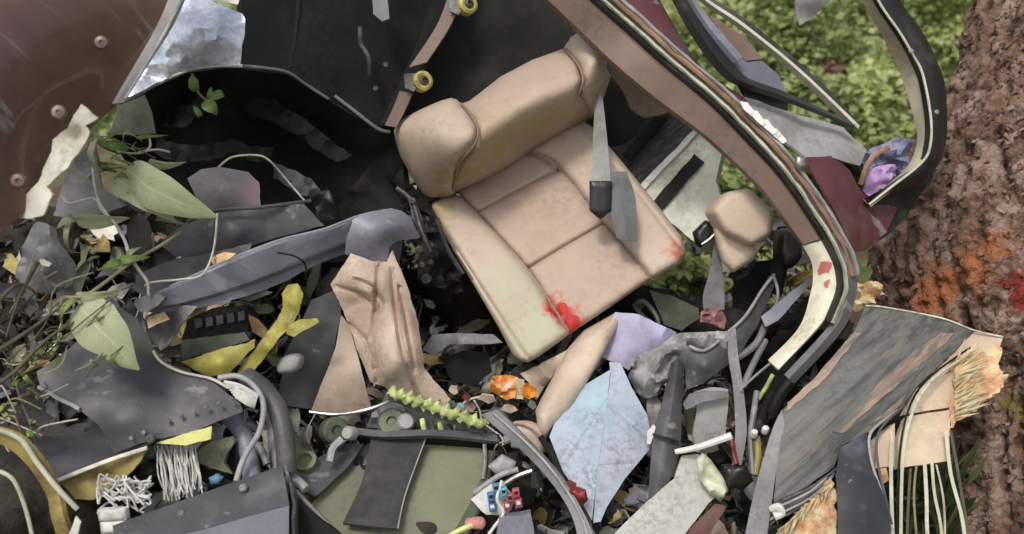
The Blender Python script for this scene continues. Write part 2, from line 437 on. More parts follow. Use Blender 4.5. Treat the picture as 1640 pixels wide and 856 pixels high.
m_gray = M('gray_composite', (.15, .15, .155), .48, var=.25, vs=9, c2=(.26, .255, .25), mixs=9, mixc=.62, bump=.3, scr=.4)
m_grayd = M('dark_gray_composite', (.066, .066, .070), .5, var=.3, vs=8, c2=(.13, .125, .12), mixs=8, mixc=.62, bump=.35, scr=.3)
m_lav = M('lavender_gray_paint', (.19, .19, .235), .42, var=.18, vs=5, c2=(.14, .14, .15), mixs=4, mixc=.56, mixw=.18, bump=.18, scr=.3)
m_lavl = M('lavender_cloth', (.40, .38, .52), .8, var=.15, c2=(.55, .54, .62), mixs=8, mixc=.6, bump=.3)
m_lgray = M('light_gray_plastic', (.33, .33, .33), .5, var=.15, c2=(.22, .215, .20), mixs=6, mixc=.58, bump=.25, scr=.4)
m_pale = M('pale_gray_panel', (.42, .42, .39), .5, var=.12, c2=(.30, .26, .20), mixs=11, mixc=.68, bump=.2)
m_beltg = M('gray_webbing', (.12, .12, .125), .7, var=.2, vs=30, bump=.5, bs=220, bd=.002, streak=((0, 0, 0), (1, 1, 4)))
m_cloth = M('gray_crumpled_cloth', (.33, .325, .315), .9, var=.3, vs=25, c2=(.20, .20, .20), mixs=16, mixc=.55, bump=.6, bs=60)
m_tan = M('tan_trim', (.175, .118, .09), .5, var=.12, vs=4, c2=(.14, .092, .07), mixs=3, mixc=.55, mixw=.2, bump=.15)
m_tanl = M('cream_trim', (.60, .57, .44), .5, var=.1, c2=(.46, .36, .27), mixs=4, mixc=.6, bump=.15, spots=[(P(1320, 430, 2.2), .016, (.36, .10, .08)), (P(1328, 455, 2.2), .012, (.36, .10, .08))])
MUST_SHADE = (.35, .265, .13)
seatspots = [(P(800, 235, 2.42), .085, MUST_SHADE, .8), (P(735, 280, 2.46), .06, MUST_SHADE, .8), (P(870, 200, 2.46), .06, MUST_SHADE, .8), (P(700, 335, 2.55), .045, MUST_SHADE, .8), (P(858, 520, 2.38), .085, (.42, .41, .29), .8), (P(800, 440, 2.42), .06, (.43, .41, .30), .8), (P(890, 488, 2.42), .034, (.46, .06, .04), .5), (P(910, 506, 2.42), .034, (.46, .05, .035), .5), (P(922, 520, 2.42), .026, (.44, .07, .05), .5), (P(896, 492, 2.42), .024, RED), (P(914, 512, 2.42), .02, RED), (P(1080, 402, 2.46), .028, (.42, .13, .08), .5)]  # mustard and pale green paint the seat's yellow shading; reds are stains
LEA = (.43, .328, .258)
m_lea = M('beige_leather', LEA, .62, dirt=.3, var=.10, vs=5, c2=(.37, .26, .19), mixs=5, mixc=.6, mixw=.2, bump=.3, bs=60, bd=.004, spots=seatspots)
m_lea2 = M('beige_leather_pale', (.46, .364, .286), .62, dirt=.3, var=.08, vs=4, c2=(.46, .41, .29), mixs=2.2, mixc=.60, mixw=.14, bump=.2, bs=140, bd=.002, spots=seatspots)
m_leac = M('crumpled_beige_leather', (.47, .365, .285), .6, var=.15, vs=9, c2=(.34, .23, .17), mixs=7, mixc=.6, bump=.4, bs=60)
m_skin = M('beige_trim_vinyl', (.53, .42, .325), .5, var=.12, vs=6, c2=(.40, .27, .19), mixs=8, mixc=.62, bump=.25, bs=70)
m_seam = M('brown_piping', (.22, .15, .115), .6, var=.2, bump=.2)
m_metal = M('bare_metal', (.46, .46, .45), .35, metal=.85, var=.25, vs=20, c2=(.16, .14, .12), mixs=14, mixc=.6, bump=.3)
m_dmetal = M('dark_metal', (.10, .10, .10), .42, metal=.6, var=.4, vs=16, c2=(.05, .045, .04), mixs=18, bump=.4)
m_white = M('white_plastic', (.70, .70, .67), .5, var=.12, c2=(.45, .43, .38), mixs=20, mixc=.64, bump=.15)
m_wire = M('white_wire', (.62, .62, .59), .5, var=.2, vs=30, c2=(.40, .38, .33), mixs=30, mixc=.6, bump=0)
m_yel = M('yellow_primer', (.42, .38, .075), .5, dirt=.8, var=.3, vs=8, c2=(.26, .22, .06), mixs=9, mixc=.52, bump=.3, scr=.4)
m_yelp = M('pale_yellow_primer', (.62, .62, .22), .5, var=.15, bump=.2, c2=(.5, .45, .2), mixs=9, mixc=.6)
m_yelb = M('ochre_laminate', (.30, .24, .075), .6, var=.35, vs=10, c2=(.10, .055, .03), mixs=7, mixc=.55, bump=.5)
m_lime = M('lime_foam', (.52, .60, .25), .6, var=.3, c2=(.30, .36, .12), mixs=30, bump=.4)
m_paper = M('pale_blue_paper', (.33, .43, .50), .75, dirt=.5, var=.16, vs=3.5, c2=(.43, .43, .51), mixs=3.2, mixc=.52, mixw=.12, bump=.4, bs=20, bd=.006)
m_orange = M('orange_wrapper', (.72, .24, .02), .45, var=.25, vs=20, c2=(.72, .60, .46), mixs=16, mixc=.6, bump=.5)
m_blue = M('blue_connector', (.05, .17, .38), .5, c2=(.10,.2,.3), mixs=40, var=.2, bump=.1)
m_teal = M('teal_connector', (.12, .42, .50), .4, var=.2, bump=.1)
m_pink = M('pink_connector', (.45, .07, .13), .5, c2=(.3,.1,.1), mixs=40, var=.2, bump=.1)
m_redp = M('red_plastic', (.22, .018, .02), .35, var=.3, c2=(.12, .01, .01), mixs=20, bump=.2)
m_violet = M('violet_cloth', (.44, .27, .52), .8, var=.15, bump=.4)
m_bluec = M('blue_gray_cloth', (.15, .17, .30), .8, var=.3, vs=16, c2=(.30, .30, .42), mixs=14, bump=.5)
m_orst = M('orange_strap', (.34, .19, .12), .7, var=.2, bump=.3)
m_carpet = M('charcoal_carpet', (.06, .06, .062), .95, var=.5, vs=120, bump=.8, bs=200, streak=((0, -.7, 0), (5, 1, 1)))
m_core = M('tan_core_board', (.56, .42, .31), .75, var=.15, vs=9, c2=(.62, .52, .36), mixs=6, mixc=.55, bump=.4, bs=60)
m_torn = M('torn_orange_fibre', (.52, .26, .12), .85, var=.4, vs=28, c2=(.66, .54, .34), mixs=24, mixc=.5, bump=.8, bs=90)
m_fib = M('pale_green_fibre', (.42, .44, .31), .65, var=.2, vs=14, c2=(.52, .50, .40), mixs=12, bump=.3)
m_twig = M('green_brown_twig', (.22, .22, .10), .8, var=.3, vs=30, c2=(.30, .26, .18), mixs=20, bump=.5)
m_twigd = M('dark_twig', (.09, .075, .05), .85, var=.3, vs=30, bump=.5)
m_vine = M('pale_root', (.50, .47, .40), .75, var=.2, vs=30, bump=.4)
m_leafp = leafmat('pale_leaf_underside', (.42, .45, .27), (.36, .40, .22), (.50, .52, .36))
m_leafg = leafmat('green_leaf', (.25, .33, .10), (.18, .27, .07), (.40, .45, .2))
m_soil = M('dark_soil', (.022, .019, .016), .95, var=.5, vs=14, c2=(.045, .036, .026), mixs=10, bump=.8, bs=30, bd=.02)

# ================================================================ THE SETTING
def ground_z(x, y):
    z = .05 * noise.noise(Vector((x * .6, y * .6, 1))) + .03 * noise.noise(Vector((x * 2.3, y * 2.3, 4)))
    t = max(0, y - 3.6); z += .16 * t * (1 - math.exp(-t)) if y < 40 else .16 * 36.4
    return z - .02
gx = np.r_[np.linspace(-60, -6, 16), np.linspace(-5.4, 5.4, 90), np.linspace(6, 60, 16)]
gy = np.r_[np.linspace(-20, -.4, 8), np.linspace(0, 10, 84), np.linspace(11, 120, 24)]
V = [(x, y, ground_z(x, y)) for y in gy for x in gx]
nx = len(gx)
Q = [(j * nx + i, j * nx + i + 1, (j + 1) * nx + i + 1, (j + 1) * nx + i) for j in range(len(gy) - 1) for i in range(nx - 1)]
m_ground = M('forest_floor', (.10, .13, .04), .95, var=.5, vs=9, c2=(.10, .065, .04), mixs=3, mixc=.52, bump=.9, bs=30, bd=.03)
mk('ground', V, Q, m_ground, kind='structure', label='brown and green forest floor under the wreck', cat='ground')

# leaf-sized faces as arrays: centre, size, random tilt
def leafcloud(rng, C, size, droop=.35):
    n = len(C); ax = rng.normal(size=(n, 3)); ax[:, 2] = ax[:, 2] * .5 - droop; ax /= np.linalg.norm(ax, axis=1, keepdims=True)
    up = rng.normal(size=(n, 3)) * .55 + np.array([0, -.25, 1.0]); s = np.cross(ax, up); s /= np.linalg.norm(s, axis=1, keepdims=True) + 1e-9
    nn = np.cross(s, ax)
    L = (size * rng.uniform(.6, 1.35, n))[:, None]; w = L * rng.uniform(.26, .42, n)[:, None]
    A = C; B = C + ax * L * .45 + s * w - nn * w * .35; D = C + ax * L * .45 - s * w - nn * w * .35; E = C + ax * L - nn * L * .12
    Vv = np.stack([A, B, E, D], 1).reshape(-1, 3)
    i = np.arange(n)[:, None] * 4
    return Vv, np.concatenate([i + [0, 1, 2], i + [0, 2, 3]], 1).reshape(-1, 3)
FOL = [foliagemat('bright_leaf', (.32, .39, .11), (.62, .66, .30)), foliagemat('mid_leaf', (.16, .22, .06), (.44, .51, .20)),
       foliagemat('dark_leaf', (.03, .07, .015), (.08, .14, .03)), foliagemat('brown_leaf', (.13, .075, .05), (.24, .15, .09))]
def shrub(px, py, d, rw, rh, mi, n, label, size=.05, group='shrubs behind the wreck'):
    rng = np.random.RandomState(int(px * 7 + py))
    c = P(px, py, d); gz = ground_z(c[0], c[1])
    t = T('leafy_shrub', label, 'shrub', group)
    k = 26
    cl = rng.normal(size=(k, 3)); cl /= np.linalg.norm(cl, axis=1, keepdims=True)
    cl = cl * rng.uniform(.35, 1, (k, 1)) * np.array([rw, rw * .8, rh]) + c
    cl[:, 2] = np.maximum(cl[:, 2], gz + .1)
    rad = rng.uniform(.16, .30, k) * min(rw, rh) * 1.5
    w = rng.randint(0, k, n)
    o = rng.normal(size=(n, 3)); o /= np.linalg.norm(o, axis=1, keepdims=True)
    C = cl[w] + o * (rad[w] * rng.uniform(.3, 1, n) ** .5)[:, None] * np.array([1.1, 1.1, .75])
    Vv, Ff = leafcloud(rng, C, size)
    mkq('foliage', Vv, Ff, FOL[mi], 3, parent=t, kind='stuff')
    SV, SF = [], []
    for q in range(0, k, 2):
        b = np.array([c[0] + rng.uniform(-.12, .12), c[1] + rng.uniform(-.12, .12), gz - .05])
        mid = (b + cl[q]) / 2 + rng.normal(size=3) * .08
        v, f = tubegeo(cr_curve([b, mid, cl[q]], 5), [.016, .004], 5)
        SF += [tuple(i + len(SV) for i in ff) for ff in f]; SV += list(v)
    mk('stem', SV, SF, m_twigd, parent=t)
shrub(1150, 20, 6.2, .55, .5, 0, 5200, 'bright green shrub above the long dark window rail')
shrub(1270, 70, 5.6, .5, .45, 1, 5200, 'mid green shrub behind the hanging grey shard')
shrub(1240, -10, 7.6, .8, .7, 0, 5200, 'sunny green shrub farther back behind the hanging grey shard')
shrub(1360, 30, 6.6, .6, .6, 1, 5200, 'green shrub seen through the top of the curved window frame')
shrub(1350, 165, 5.4, .34, .24, 3, 3200, 'dry brown shrub seen low through the curved window frame', .06)
shrub(1425, 190, 5.0, .36, .3, 0, 3400, 'low bright green shrub above the blue grey bundle', .06)
shrub(1510, 40, 6.4, .55, .6, 0, 5200, 'bright green shrub between window frame and tree trunk')
shrub(1440, -60, 8.5, 1.0, .8, 0, 5200, 'tall pale green shrub far behind the curved window frame', .10)
shrub(1300, 190, 4.6, .35, .25, 1, 2600, 'small green shrub just behind the sloping grey panel', .055)
shrub(1160, 300, 4.6, .42, .28, 1, 3000, 'small shrub seen through the gap beside the pale console', .055)
shrub(1180, 440, 3.5, .28, .14, 0, 2600, 'light green weed growing under the loose beige headrest', .04, 'weeds growing among the debris')
shrub(1080, 440, 3.2, .16, .1, 0, 1300, 'light green weed beside the front corner of the seat', .035, 'weeds growing among the debris')
# a bank of undergrowth closing the view behind the shrubs
rng = np.random.RandomState(5)
C = []
for i in range(45000):
    y = rng.uniform(5.2, 13); x = rng.uniform(-5, 6.5) * (y / 9)
    C.append((x, y, ground_z(x, y) + abs(rng.normal()) * (.10 + .22 * max(0, noise.noise(Vector((x, y, 7)))) * 2)))
Vv, Ff = leafcloud(rng, np.array(C), .07)
mkq('undergrowth', Vv, Ff, FOL[1], 3, kind='stuff', label='low green undergrowth covering the slope behind', cat='undergrowth')

# ---------------------------------------------------------------- the tree the wreck lies against
tree = T('tree', 'thick tree trunk with rough red brown bark beside the wreck', 'tree')
axis_pts = [P(1790, 1150, 2.55), P(1745, 856, 2.62), P(1735, 620, 2.68), P(1725, 450, 2.72), P(1775, 250, 2.78), P(1850, 0, 2.85), P(1960, -420, 3.0), P(2050, -1100, 3.3), P(2060, -1900, 3.8)]
rad_pts = [.54, .52, .48, .55, .47, .47, .45, .41, .36]
ac = np.concatenate([cr_curve(axis_pts, 64)[:64 * 5], cr_curve(axis_pts, 12)[60:]]); rc = np.interp(np.r_[np.arange(320) / 64, 5 + np.arange(37) / 12], np.arange(9), rad_pts)
na = 400
tv = np.gradient(ac, axis=0); tv /= np.linalg.norm(tv, axis=1, keepdims=True)
V = []
sl_ = np.r_[0, np.cumsum(np.linalg.norm(np.diff(ac, axis=0), axis=1))]
for i in range(len(ac)):
    u = np.cross(tv[i], FWD); u /= np.linalg.norm(u); w = np.cross(tv[i], u)
    for a in range(na):
        an = 2 * math.pi * a / na
        dr = u * math.cos(an) + w * math.sin(an)
        p = ac[i] + dr * rc[i]
        q = Vector((p[0] * 9, p[1] * 9, p[2] * 5))
        pl = noise.voronoi(q + Vector((1, 2, 3)) * .1 + noise.noise_vector(q * .7) * .5)[0]
        tw = an + .35 * noise.noise(Vector((an * 1.2, sl_[i] * 1.5, 3)))
        g = Vector((math.cos(tw) * 6.5, math.sin(tw) * 6.5, sl_[i] * 2.4))
        fur = 1 - abs(noise.noise(g)) * 2.2; fur2 = 1 - abs(noise.noise(g * 2.3 + Vector((5, 1, 2)))) * 2.2
        h = .020 * min(1, (pl[1] - pl[0]) * 1.6) + .05 * noise.noise(Vector(p * 2.2)) - .045 * max(0, fur) ** 3 - .022 * max(0, fur2) ** 3 + .018 * noise.noise(Vector(p * 34)) + .012 * noise.noise(Vector(p * 75))
        V.append(p + dr * (h - .02))
Q = [(i * na + a, i * na + (a + 1) % na, (i + 1) * na + (a + 1) % na, (i + 1) * na + a) for i in range(len(ac) - 1) for a in range(na)]
TV = np.array(V).reshape(len(ac), na, 3)
def onbark(x, y):
    q = TV[:320].reshape(-1, 3) - CAM; dd = q @ FWD; px = 820 + (q @ RIGHT) / dd * FPX; py = 428 - (q @ UP) / dd * FPX
    c = np.where((px - x) ** 2 + (py - y) ** 2 < 120)[0]
    return TV[:320].reshape(-1, 3)[c[np.argmin(dd[c])]] if len(c) else P(x, y, 2.3)
m_bark = M('red_brown_bark', (.18, .102, .070), .92, var=.6, vs=34, c2=(.35, .25, .20), mixs=10, mixc=.55, mixw=.07, bump=1.0, bs=75, bd=.02,
           spots=[(onbark(1540, 425), .06, (.36, .13, .05), .6), (onbark(1580, 385), .04, (.36, .13, .05), .6), (onbark(1475, 482), .065, (.36, .13, .05), .6), (onbark(1510, 455), .06, (.36, .13, .05), .6), (onbark(1630, 465), .05, (.24, .03, .025)), (onbark(1630, 640), .04, (.20, .16, .06))])
mk('trunk', V, Q, m_bark, parent=tree, sharp=0)
# loose bark flakes standing off the trunk
rng = np.random.RandomState(11); FV, FF = [], []
for k in range(9000):
    i = rng.randint(10, 310); a = rng.randint(0, na)
    p = TV[i, a]; o = p - ac[i]; o = o / np.linalg.norm(o)
    if o @ FWD > .35: continue
    t1 = np.cross(o, rng.normal(size=3)); t1 /= np.linalg.norm(t1); t2 = np.cross(o, t1)
    l, w = rng.uniform(.004, .013), rng.uniform(.003, .008)
    b = len(FV)
    for (s1, s2, hh) in ((-l, -w, .0), (l, -w * .7, rng.uniform(.002, .014)), (l * .8, w, rng.uniform(.002, .014)), (-l, w * .9, .0)):
        FV.append(p + t1 * s1 + t2 * s2 + o * (hh * .5 + .003)); 
    for j in range(4): FV.append(FV[b + j] - o * .005)
    FF += [(b, b + 1, b + 2, b + 3), (b + 7, b + 6, b + 5, b + 4)] + [(b + j, b + 4 + j, b + 4 + (j + 1) % 4, b + (j + 1) % 4) for j in range(4)]
mk('bark_flakes', FV, FF, m_bark, parent=tree, kind='stuff')

# ---------------------------------------------------------------- the dark heap everything lies on
HEAP = [(-120, 60, 2.75), (400, 60, 3.1), (900, 120, 3.2), (1080, 330, 3.4), (1180, 470, 3.2), (1080, 540, 2.95), (-120, 400, 2.45), (250, 400, 2.62), (560, 420, 2.9), (650, 500, 3.0), (720, 560, 2.85), (480, 440, 2.88), (470, 520, 2.8), (400, 470, 2.75), (420, 590, 2.62), (900, 470, 3.0), (1250, 560, 2.85), (1500, 700, 2.55), (-120, 640, 2.2),
        (250, 640, 2.32), (560, 640, 2.5), (900, 660, 2.55), (1200, 700, 2.5), (-120, 920, 1.98), (300, 920, 2.08), (700, 920, 2.12), (1100, 920, 2.15), (1520, 940, 2.2)]
HEAP = [(x, y, d + .13) for x, y, d in HEAP]
heapf = tps(HEAP)
sheet('rubble', [(-140, 330), (200, 330), (400, 400), (560, 430), (760, 440), (1000, 450), (1180, 490), (1300, 520), (1560, 640), (1640, 960), (700, 960), (-140, 960)], m_soil, inner=HEAP, d=2.6, th=.05, res=15, cr=.035, crf=9, ridge=1, jag=8, kind='stuff', label='dark heap of soil and crushed fragments under the wreck', cat='rubble')

# ================================================================ UPPER LEFT: CABIN SIDE, ACRYLIC, BULKHEAD
t = T('cabin_side_panel', 'burgundy cabin side panel with three screws in the upper left corner', 'panel')
sheet('skin', [(-160, -160, 1.66), (330, -160, 2.0), (296, 0, 1.97), (190, 166, 1.93), (152, 198, 1.9), (100, 262, 1.86), (34, 345, 1.80), (-160, 470, 1.66)], m_burg, th=.014, res=22, inner=[(90, 60, 1.78), (0, 200, 1.72), (180, 80, 1.88)], cr=.006, crf=3, parent=t)
loft('edge_trim', [[(272, -60, 1.975), (236, 40, 1.955), (176, 166, 1.925)], [(292, -60, 1.955), (254, 40, 1.935), (186, 166, 1.905)], [(318, -60, 1.965), (278, 40, 1.945), (198, 164, 1.915)]], m_lgray, th=.006, parent=t)
tube('edge_bead', [(316, -50, 1.955), (270, 42, 1.935), (200, 158, 1.905)], .0035, m_metal, parent=t)
sheet('torn_edge', [(132, 168), (157, 190), (136, 199), (144, 212), (128, 242), (104, 275), (74, 298), (84, 312), (66, 347), (26, 350), (42, 312), (60, 292), (84, 242), (87, 225), (108, 205)], m_cream, d=1.80, th=.007, res=7, jag=2.5, cr=.010, crf=9, parent=t)
for (x, y, d) in ((163, 69, 1.83), (95, 180, 1.775), (30, 290, 1.735)):
    w_ = turned('screw', P(x, y, d - .012), -FWD + RIGHT * .2, [(.0135, 0), (.0135, .003), (.011, .007), (.004, .0085), (.0035, .004), (.0005, .004)], m_burg, 18, parent=t)

sheet('window_shard', [(296, -40), (330, -10), (346, 5), (388, 22), (393, 32), (385, 104), (340, 106), (290, 116), (240, 139), (197, 163), (236, 96), (276, 20)], m_acryl, d=2.16, inner=[(330, 60, 2.10), (300, 30, 2.12), (260, 100, 2.15)], th=.006, res=11, cr=.012, crf=14, ridge=1, label='bluish white cracked acrylic window shard beside the burgundy panel', cat='shard')
sheet('white_scrap', [(335, -12), (352, -4), (384, -6), (382, 8), (362, 6), (340, 2)], m_cream, d=2.1, th=.003, res=5, cr=.01, crf=18, label='small cream scrap on top of the acrylic shard', cat='scrap')

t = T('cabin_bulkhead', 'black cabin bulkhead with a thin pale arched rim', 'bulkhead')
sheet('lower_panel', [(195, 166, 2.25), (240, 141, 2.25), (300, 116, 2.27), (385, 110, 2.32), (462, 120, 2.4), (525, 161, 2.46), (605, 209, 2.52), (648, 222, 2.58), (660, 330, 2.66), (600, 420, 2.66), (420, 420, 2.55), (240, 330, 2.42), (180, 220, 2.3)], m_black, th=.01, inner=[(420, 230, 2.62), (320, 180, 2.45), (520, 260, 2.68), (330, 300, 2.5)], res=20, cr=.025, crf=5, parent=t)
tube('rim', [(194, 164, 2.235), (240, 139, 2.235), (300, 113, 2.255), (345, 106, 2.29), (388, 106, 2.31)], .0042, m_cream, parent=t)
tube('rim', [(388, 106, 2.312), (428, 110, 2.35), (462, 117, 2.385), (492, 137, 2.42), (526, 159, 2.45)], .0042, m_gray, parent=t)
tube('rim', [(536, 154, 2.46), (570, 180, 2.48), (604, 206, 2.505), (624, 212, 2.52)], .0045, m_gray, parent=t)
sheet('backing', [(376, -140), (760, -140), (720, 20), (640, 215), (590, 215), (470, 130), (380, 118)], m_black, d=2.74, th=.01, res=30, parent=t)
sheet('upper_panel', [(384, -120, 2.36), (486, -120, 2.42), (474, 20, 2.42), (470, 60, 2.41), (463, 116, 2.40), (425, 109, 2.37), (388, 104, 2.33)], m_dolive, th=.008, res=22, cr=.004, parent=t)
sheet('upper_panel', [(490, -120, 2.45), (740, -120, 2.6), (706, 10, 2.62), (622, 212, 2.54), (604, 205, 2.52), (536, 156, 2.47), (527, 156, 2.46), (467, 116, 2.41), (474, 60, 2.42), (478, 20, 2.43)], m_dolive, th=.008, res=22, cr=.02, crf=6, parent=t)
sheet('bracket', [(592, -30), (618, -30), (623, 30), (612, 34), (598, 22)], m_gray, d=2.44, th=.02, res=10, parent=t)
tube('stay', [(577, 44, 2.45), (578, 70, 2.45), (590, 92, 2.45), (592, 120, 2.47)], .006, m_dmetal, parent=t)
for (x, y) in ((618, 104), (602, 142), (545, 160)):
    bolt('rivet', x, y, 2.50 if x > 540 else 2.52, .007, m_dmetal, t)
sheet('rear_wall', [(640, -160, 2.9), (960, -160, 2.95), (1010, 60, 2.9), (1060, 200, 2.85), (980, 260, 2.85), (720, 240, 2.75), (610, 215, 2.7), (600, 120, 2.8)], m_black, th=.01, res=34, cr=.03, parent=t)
sheet('side_mount', [(612, 205, 2.55), (640, 200, 2.55), (652, 330, 2.6), (640, 430, 2.55), (560, 430, 2.6), (540, 330, 2.62), (600, 250, 2.6)], m_black, th=.02, res=16, cr=.04, crf=12, parent=t)

# torn lining and sheet edges in the dark cavity
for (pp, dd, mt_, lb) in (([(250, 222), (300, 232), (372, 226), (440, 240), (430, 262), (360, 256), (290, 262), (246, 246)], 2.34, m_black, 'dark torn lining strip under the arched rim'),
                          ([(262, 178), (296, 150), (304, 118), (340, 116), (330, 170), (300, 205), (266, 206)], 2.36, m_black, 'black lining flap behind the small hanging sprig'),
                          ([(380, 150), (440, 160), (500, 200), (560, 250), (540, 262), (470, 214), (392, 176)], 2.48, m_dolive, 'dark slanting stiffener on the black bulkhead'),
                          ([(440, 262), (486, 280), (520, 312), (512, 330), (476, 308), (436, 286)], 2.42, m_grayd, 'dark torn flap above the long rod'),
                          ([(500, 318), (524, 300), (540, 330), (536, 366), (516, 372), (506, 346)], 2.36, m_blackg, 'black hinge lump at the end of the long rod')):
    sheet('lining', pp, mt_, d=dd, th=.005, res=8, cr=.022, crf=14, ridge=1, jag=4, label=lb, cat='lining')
sheet('olive_plate', [(189, 169), (231, 152), (244, 184), (249, 213), (214, 217), (174, 214)], m_oliveg, d=2.12, th=.004, res=9, cr=.006, label='small olive green plate tucked under the arched rim', cat='plate')

t = T('seat_rail', 'tan slotted rail with two yellow rollers above the seat', 'rail')
loft('backing', [[(712, -60, 2.50), (672, 60, 2.50), (608, 200, 2.50)], [(744, -60, 2.50), (704, 60, 2.50), (640, 192, 2.50)]], m_dolive, th=.01, parent=t)
loft('rail', [[(722, -20, 2.46), (700, 40, 2.46), (655, 108, 2.46)], [(745, -20, 2.46), (722, 40, 2.46), (683, 100, 2.46)]], m_tan, th=.012, samples=12, parent=t)
loft('rail', [[(640, 146, 2.46), (630, 172, 2.46), (616, 201, 2.46)], [(660, 150, 2.46), (648, 178, 2.46), (634, 204, 2.46)]], m_tan, th=.012, samples=8, parent=t)
for (x, y) in ((676, 131), (748, 8)):
    r_ = turned('roller', P(x, y, 2.45), -FWD + RIGHT * .5 + UP * .1, [(.021, -.02), (.025, -.014), (.025, .010), (.019, .014), (.012, .010)], m_yel, 20, parent=t)
    turned('hub', P(x, y, 2.45) + (-FWD + RIGHT * .5 + UP * .1) * .008, -FWD + RIGHT * .5 + UP * .1, [(.0115, 0), (.0115, .006), (.006, .008), (.004, .003)], m_dmetal, 14, parent=r_)
    sheet('clevis', [(x - 30, y - 12), (x - 8, y - 14), (x + 2, y - 18), (x - 4, y + 4), (x - 14, y + 16), (x - 28, y + 10)], m_dmetal, d=2.44, th=.012, res=7, parent=t)

# ================================================================ LEFT: PLANTS, PLATES, FAIRING
sheet('gray_cover', [(302, 286), (322, 272), (350, 267), (396, 275), (414, 292), (418, 330), (352, 341), (322, 330)], M('pinkish_gray_panel', (.23, .22, .225), .5, var=.12, c2=(.26, .17, .18), mixs=7, mixc=.56, bump=.3, scr=.5), d=2.28, inner=[(360, 300, 2.25)], th=.004, res=12, cr=.014, label='light grey rounded cover plate behind the large green leaf', cat='plate')
sheet('dark_sheet', [(256, 391), (307, 348), (380, 334), (486, 327), (519, 362), (452, 378), (396, 395), (340, 406), (284, 412)], m_grayd, d=2.26, inner=[(370, 365, 2.22)], th=.004, res=13, cr=.02, crf=10, label='dark grey bent sheet under the large green leaf', cat='sheet')
sheet('dark_flap', [(220, 440), (278, 416), (336, 406), (402, 389), (398, 402), (330, 432), (236, 478), (214, 464)], m_grayd, d=2.17, th=.004, res=12, cr=.015, crf=10, label='dark grey flap lying along the lavender fairing', cat='sheet')
tube('edge_rod', [(300, 356, 2.2), (345, 338, 2.21), (420, 332, 2.24), (498, 322, 2.30)], .0045, m_grayd, label='dark thin rod along the top of the dark bent sheet', cat='rod')

t = T('lavender_fairing', 'long lavender grey rounded fairing lying across the left debris', 'fairing')
top = [(214, 484, 2.08), (272, 459, 2.10), (359, 419, 2.14), (446, 385, 2.20), (518, 367, 2.25), (577, 345, 2.30), (628, 335, 2.34)]
bot = [(238, 500, 2.11), (300, 497, 2.13), (388, 476, 2.18), (454, 452, 2.24), (490, 432, 2.27), (550, 408, 2.32), (618, 395, 2.36)]
def lerp(a, b, f, dd): return [tuple(np.array(p) * (1 - f) + np.array(q) * f + np.array([0, 0, dd])) for p, q in zip(a, b)]
loft('shell', [top, lerp(top, bot, .10, -.010), lerp(top, bot, .5, -.012), lerp(top, bot, .70, -.014), lerp(top, bot, .80, .004), bot], m_lav, th=.004, cross=2, cr=.010, crf=9, parent=t)
tube('top_bead', [(x, y, d_ - .002) for x, y, d_ in top[1:]], .0022, m_lgray, parent=t, n=6)
sheet('end_flare', [(566, 351, 2.265), (600, 339, 2.285), (628, 334, 2.31), (654, 345, 2.33), (665, 366, 2.34), (673, 381, 2.36), (657, 384, 2.34), (638, 386, 2.32), (624, 397, 2.31), (620, 421, 2.30), (594, 420, 2.29), (566, 406, 2.28), (552, 406, 2.275)], m_lav, inner=[(610, 365, 2.262), (595, 385, 2.262), (640, 362, 2.29)], th=.005, res=9, sm=2, parent=t)
tube('seam', [(444, 405, 2.165), (470, 410, 2.165), (486, 420, 2.18), (491, 432, 2.23)], .0022, m_black, parent=t)
sheet('stub_end', [(216, 482), (244, 470), (264, 478), (236, 500), (218, 494)], m_gray, d=2.05, th=.02, res=7, sm=2, parent=t)
sheet('orange_scrap', [(336, 414), (360, 404), (378, 406), (366, 416), (342, 424)], m_torn, d=2.09, th=.003, res=5, cr=.006, crf=20, label='small orange torn scrap on the lavender fairing', cat='scrap')

# broken plant: each sprig is a thing with stalk and leaves
t = T('leaf_sprig', 'torn sprig with two big pale green leaves on the dark sheets', 'plant', 'torn sprigs lying on the wreck')
tube('stalk', [(150, 226, 2.06), (160, 262, 2.06), (178, 268, 2.05), (196, 266, 2.05), (204, 272, 2.05)], .003, m_twig, parent=t)
leaf('leaf', (202, 270), (338, 350), 66, m_leafp, 2.05, 2.02, fold=.18, curl=.03, side=.25, parent=t, shape=.7)
leaf('leaf', (184, 288), (280, 352), 46, m_leafp, 2.07, 2.05, fold=.3, curl=.02, side=-.35, parent=t)
leaf('leaf', (238, 259), (294, 264), 16, m_leafp, 2.1, 2.1, fold=.1, side=.5, parent=t)
leaf('leaf', (155, 222), (158, 280), 15, m_leafp, 2.04, 2.04, parent=t, side=.5)
leaf('leaf', (168, 232), (212, 240), 14, m_leafg, 2.05, 2.1, parent=t)
leaf('leaf', (150, 214), (192, 250), 12, m_leafg, 2.05, 2.08, parent=t)
leaf('leaf', (120, 352), (208, 352), 26, m_leafp, 1.98, 2.02, fold=.35, curl=.012, side=.4, parent=t)
leaf('leaf', (120, 350), (92, 362), 16, m_leafp, 1.98, 1.96, parent=t)
leaf('leaf', (113, 352), (110, 408), 9, m_leafp, 1.98, 1.99, fold=.5, parent=t)
t = T('leaf_sprig', 'torn sprig with one broad pale leaf above the folded grey cowling', 'plant', 'torn sprigs lying on the wreck')
tube('stalk', [(78, 500, 1.92), (100, 478, 1.93), (140, 472, 1.94), (206, 424, 2.0), (260, 392, 2.05), (290, 372, 2.1)], .0035, m_twig, parent=t)
tube('stalk', [(97, 505, 1.92), (102, 476, 1.93), (130, 486, 1.93)], .003, m_twig, parent=t)
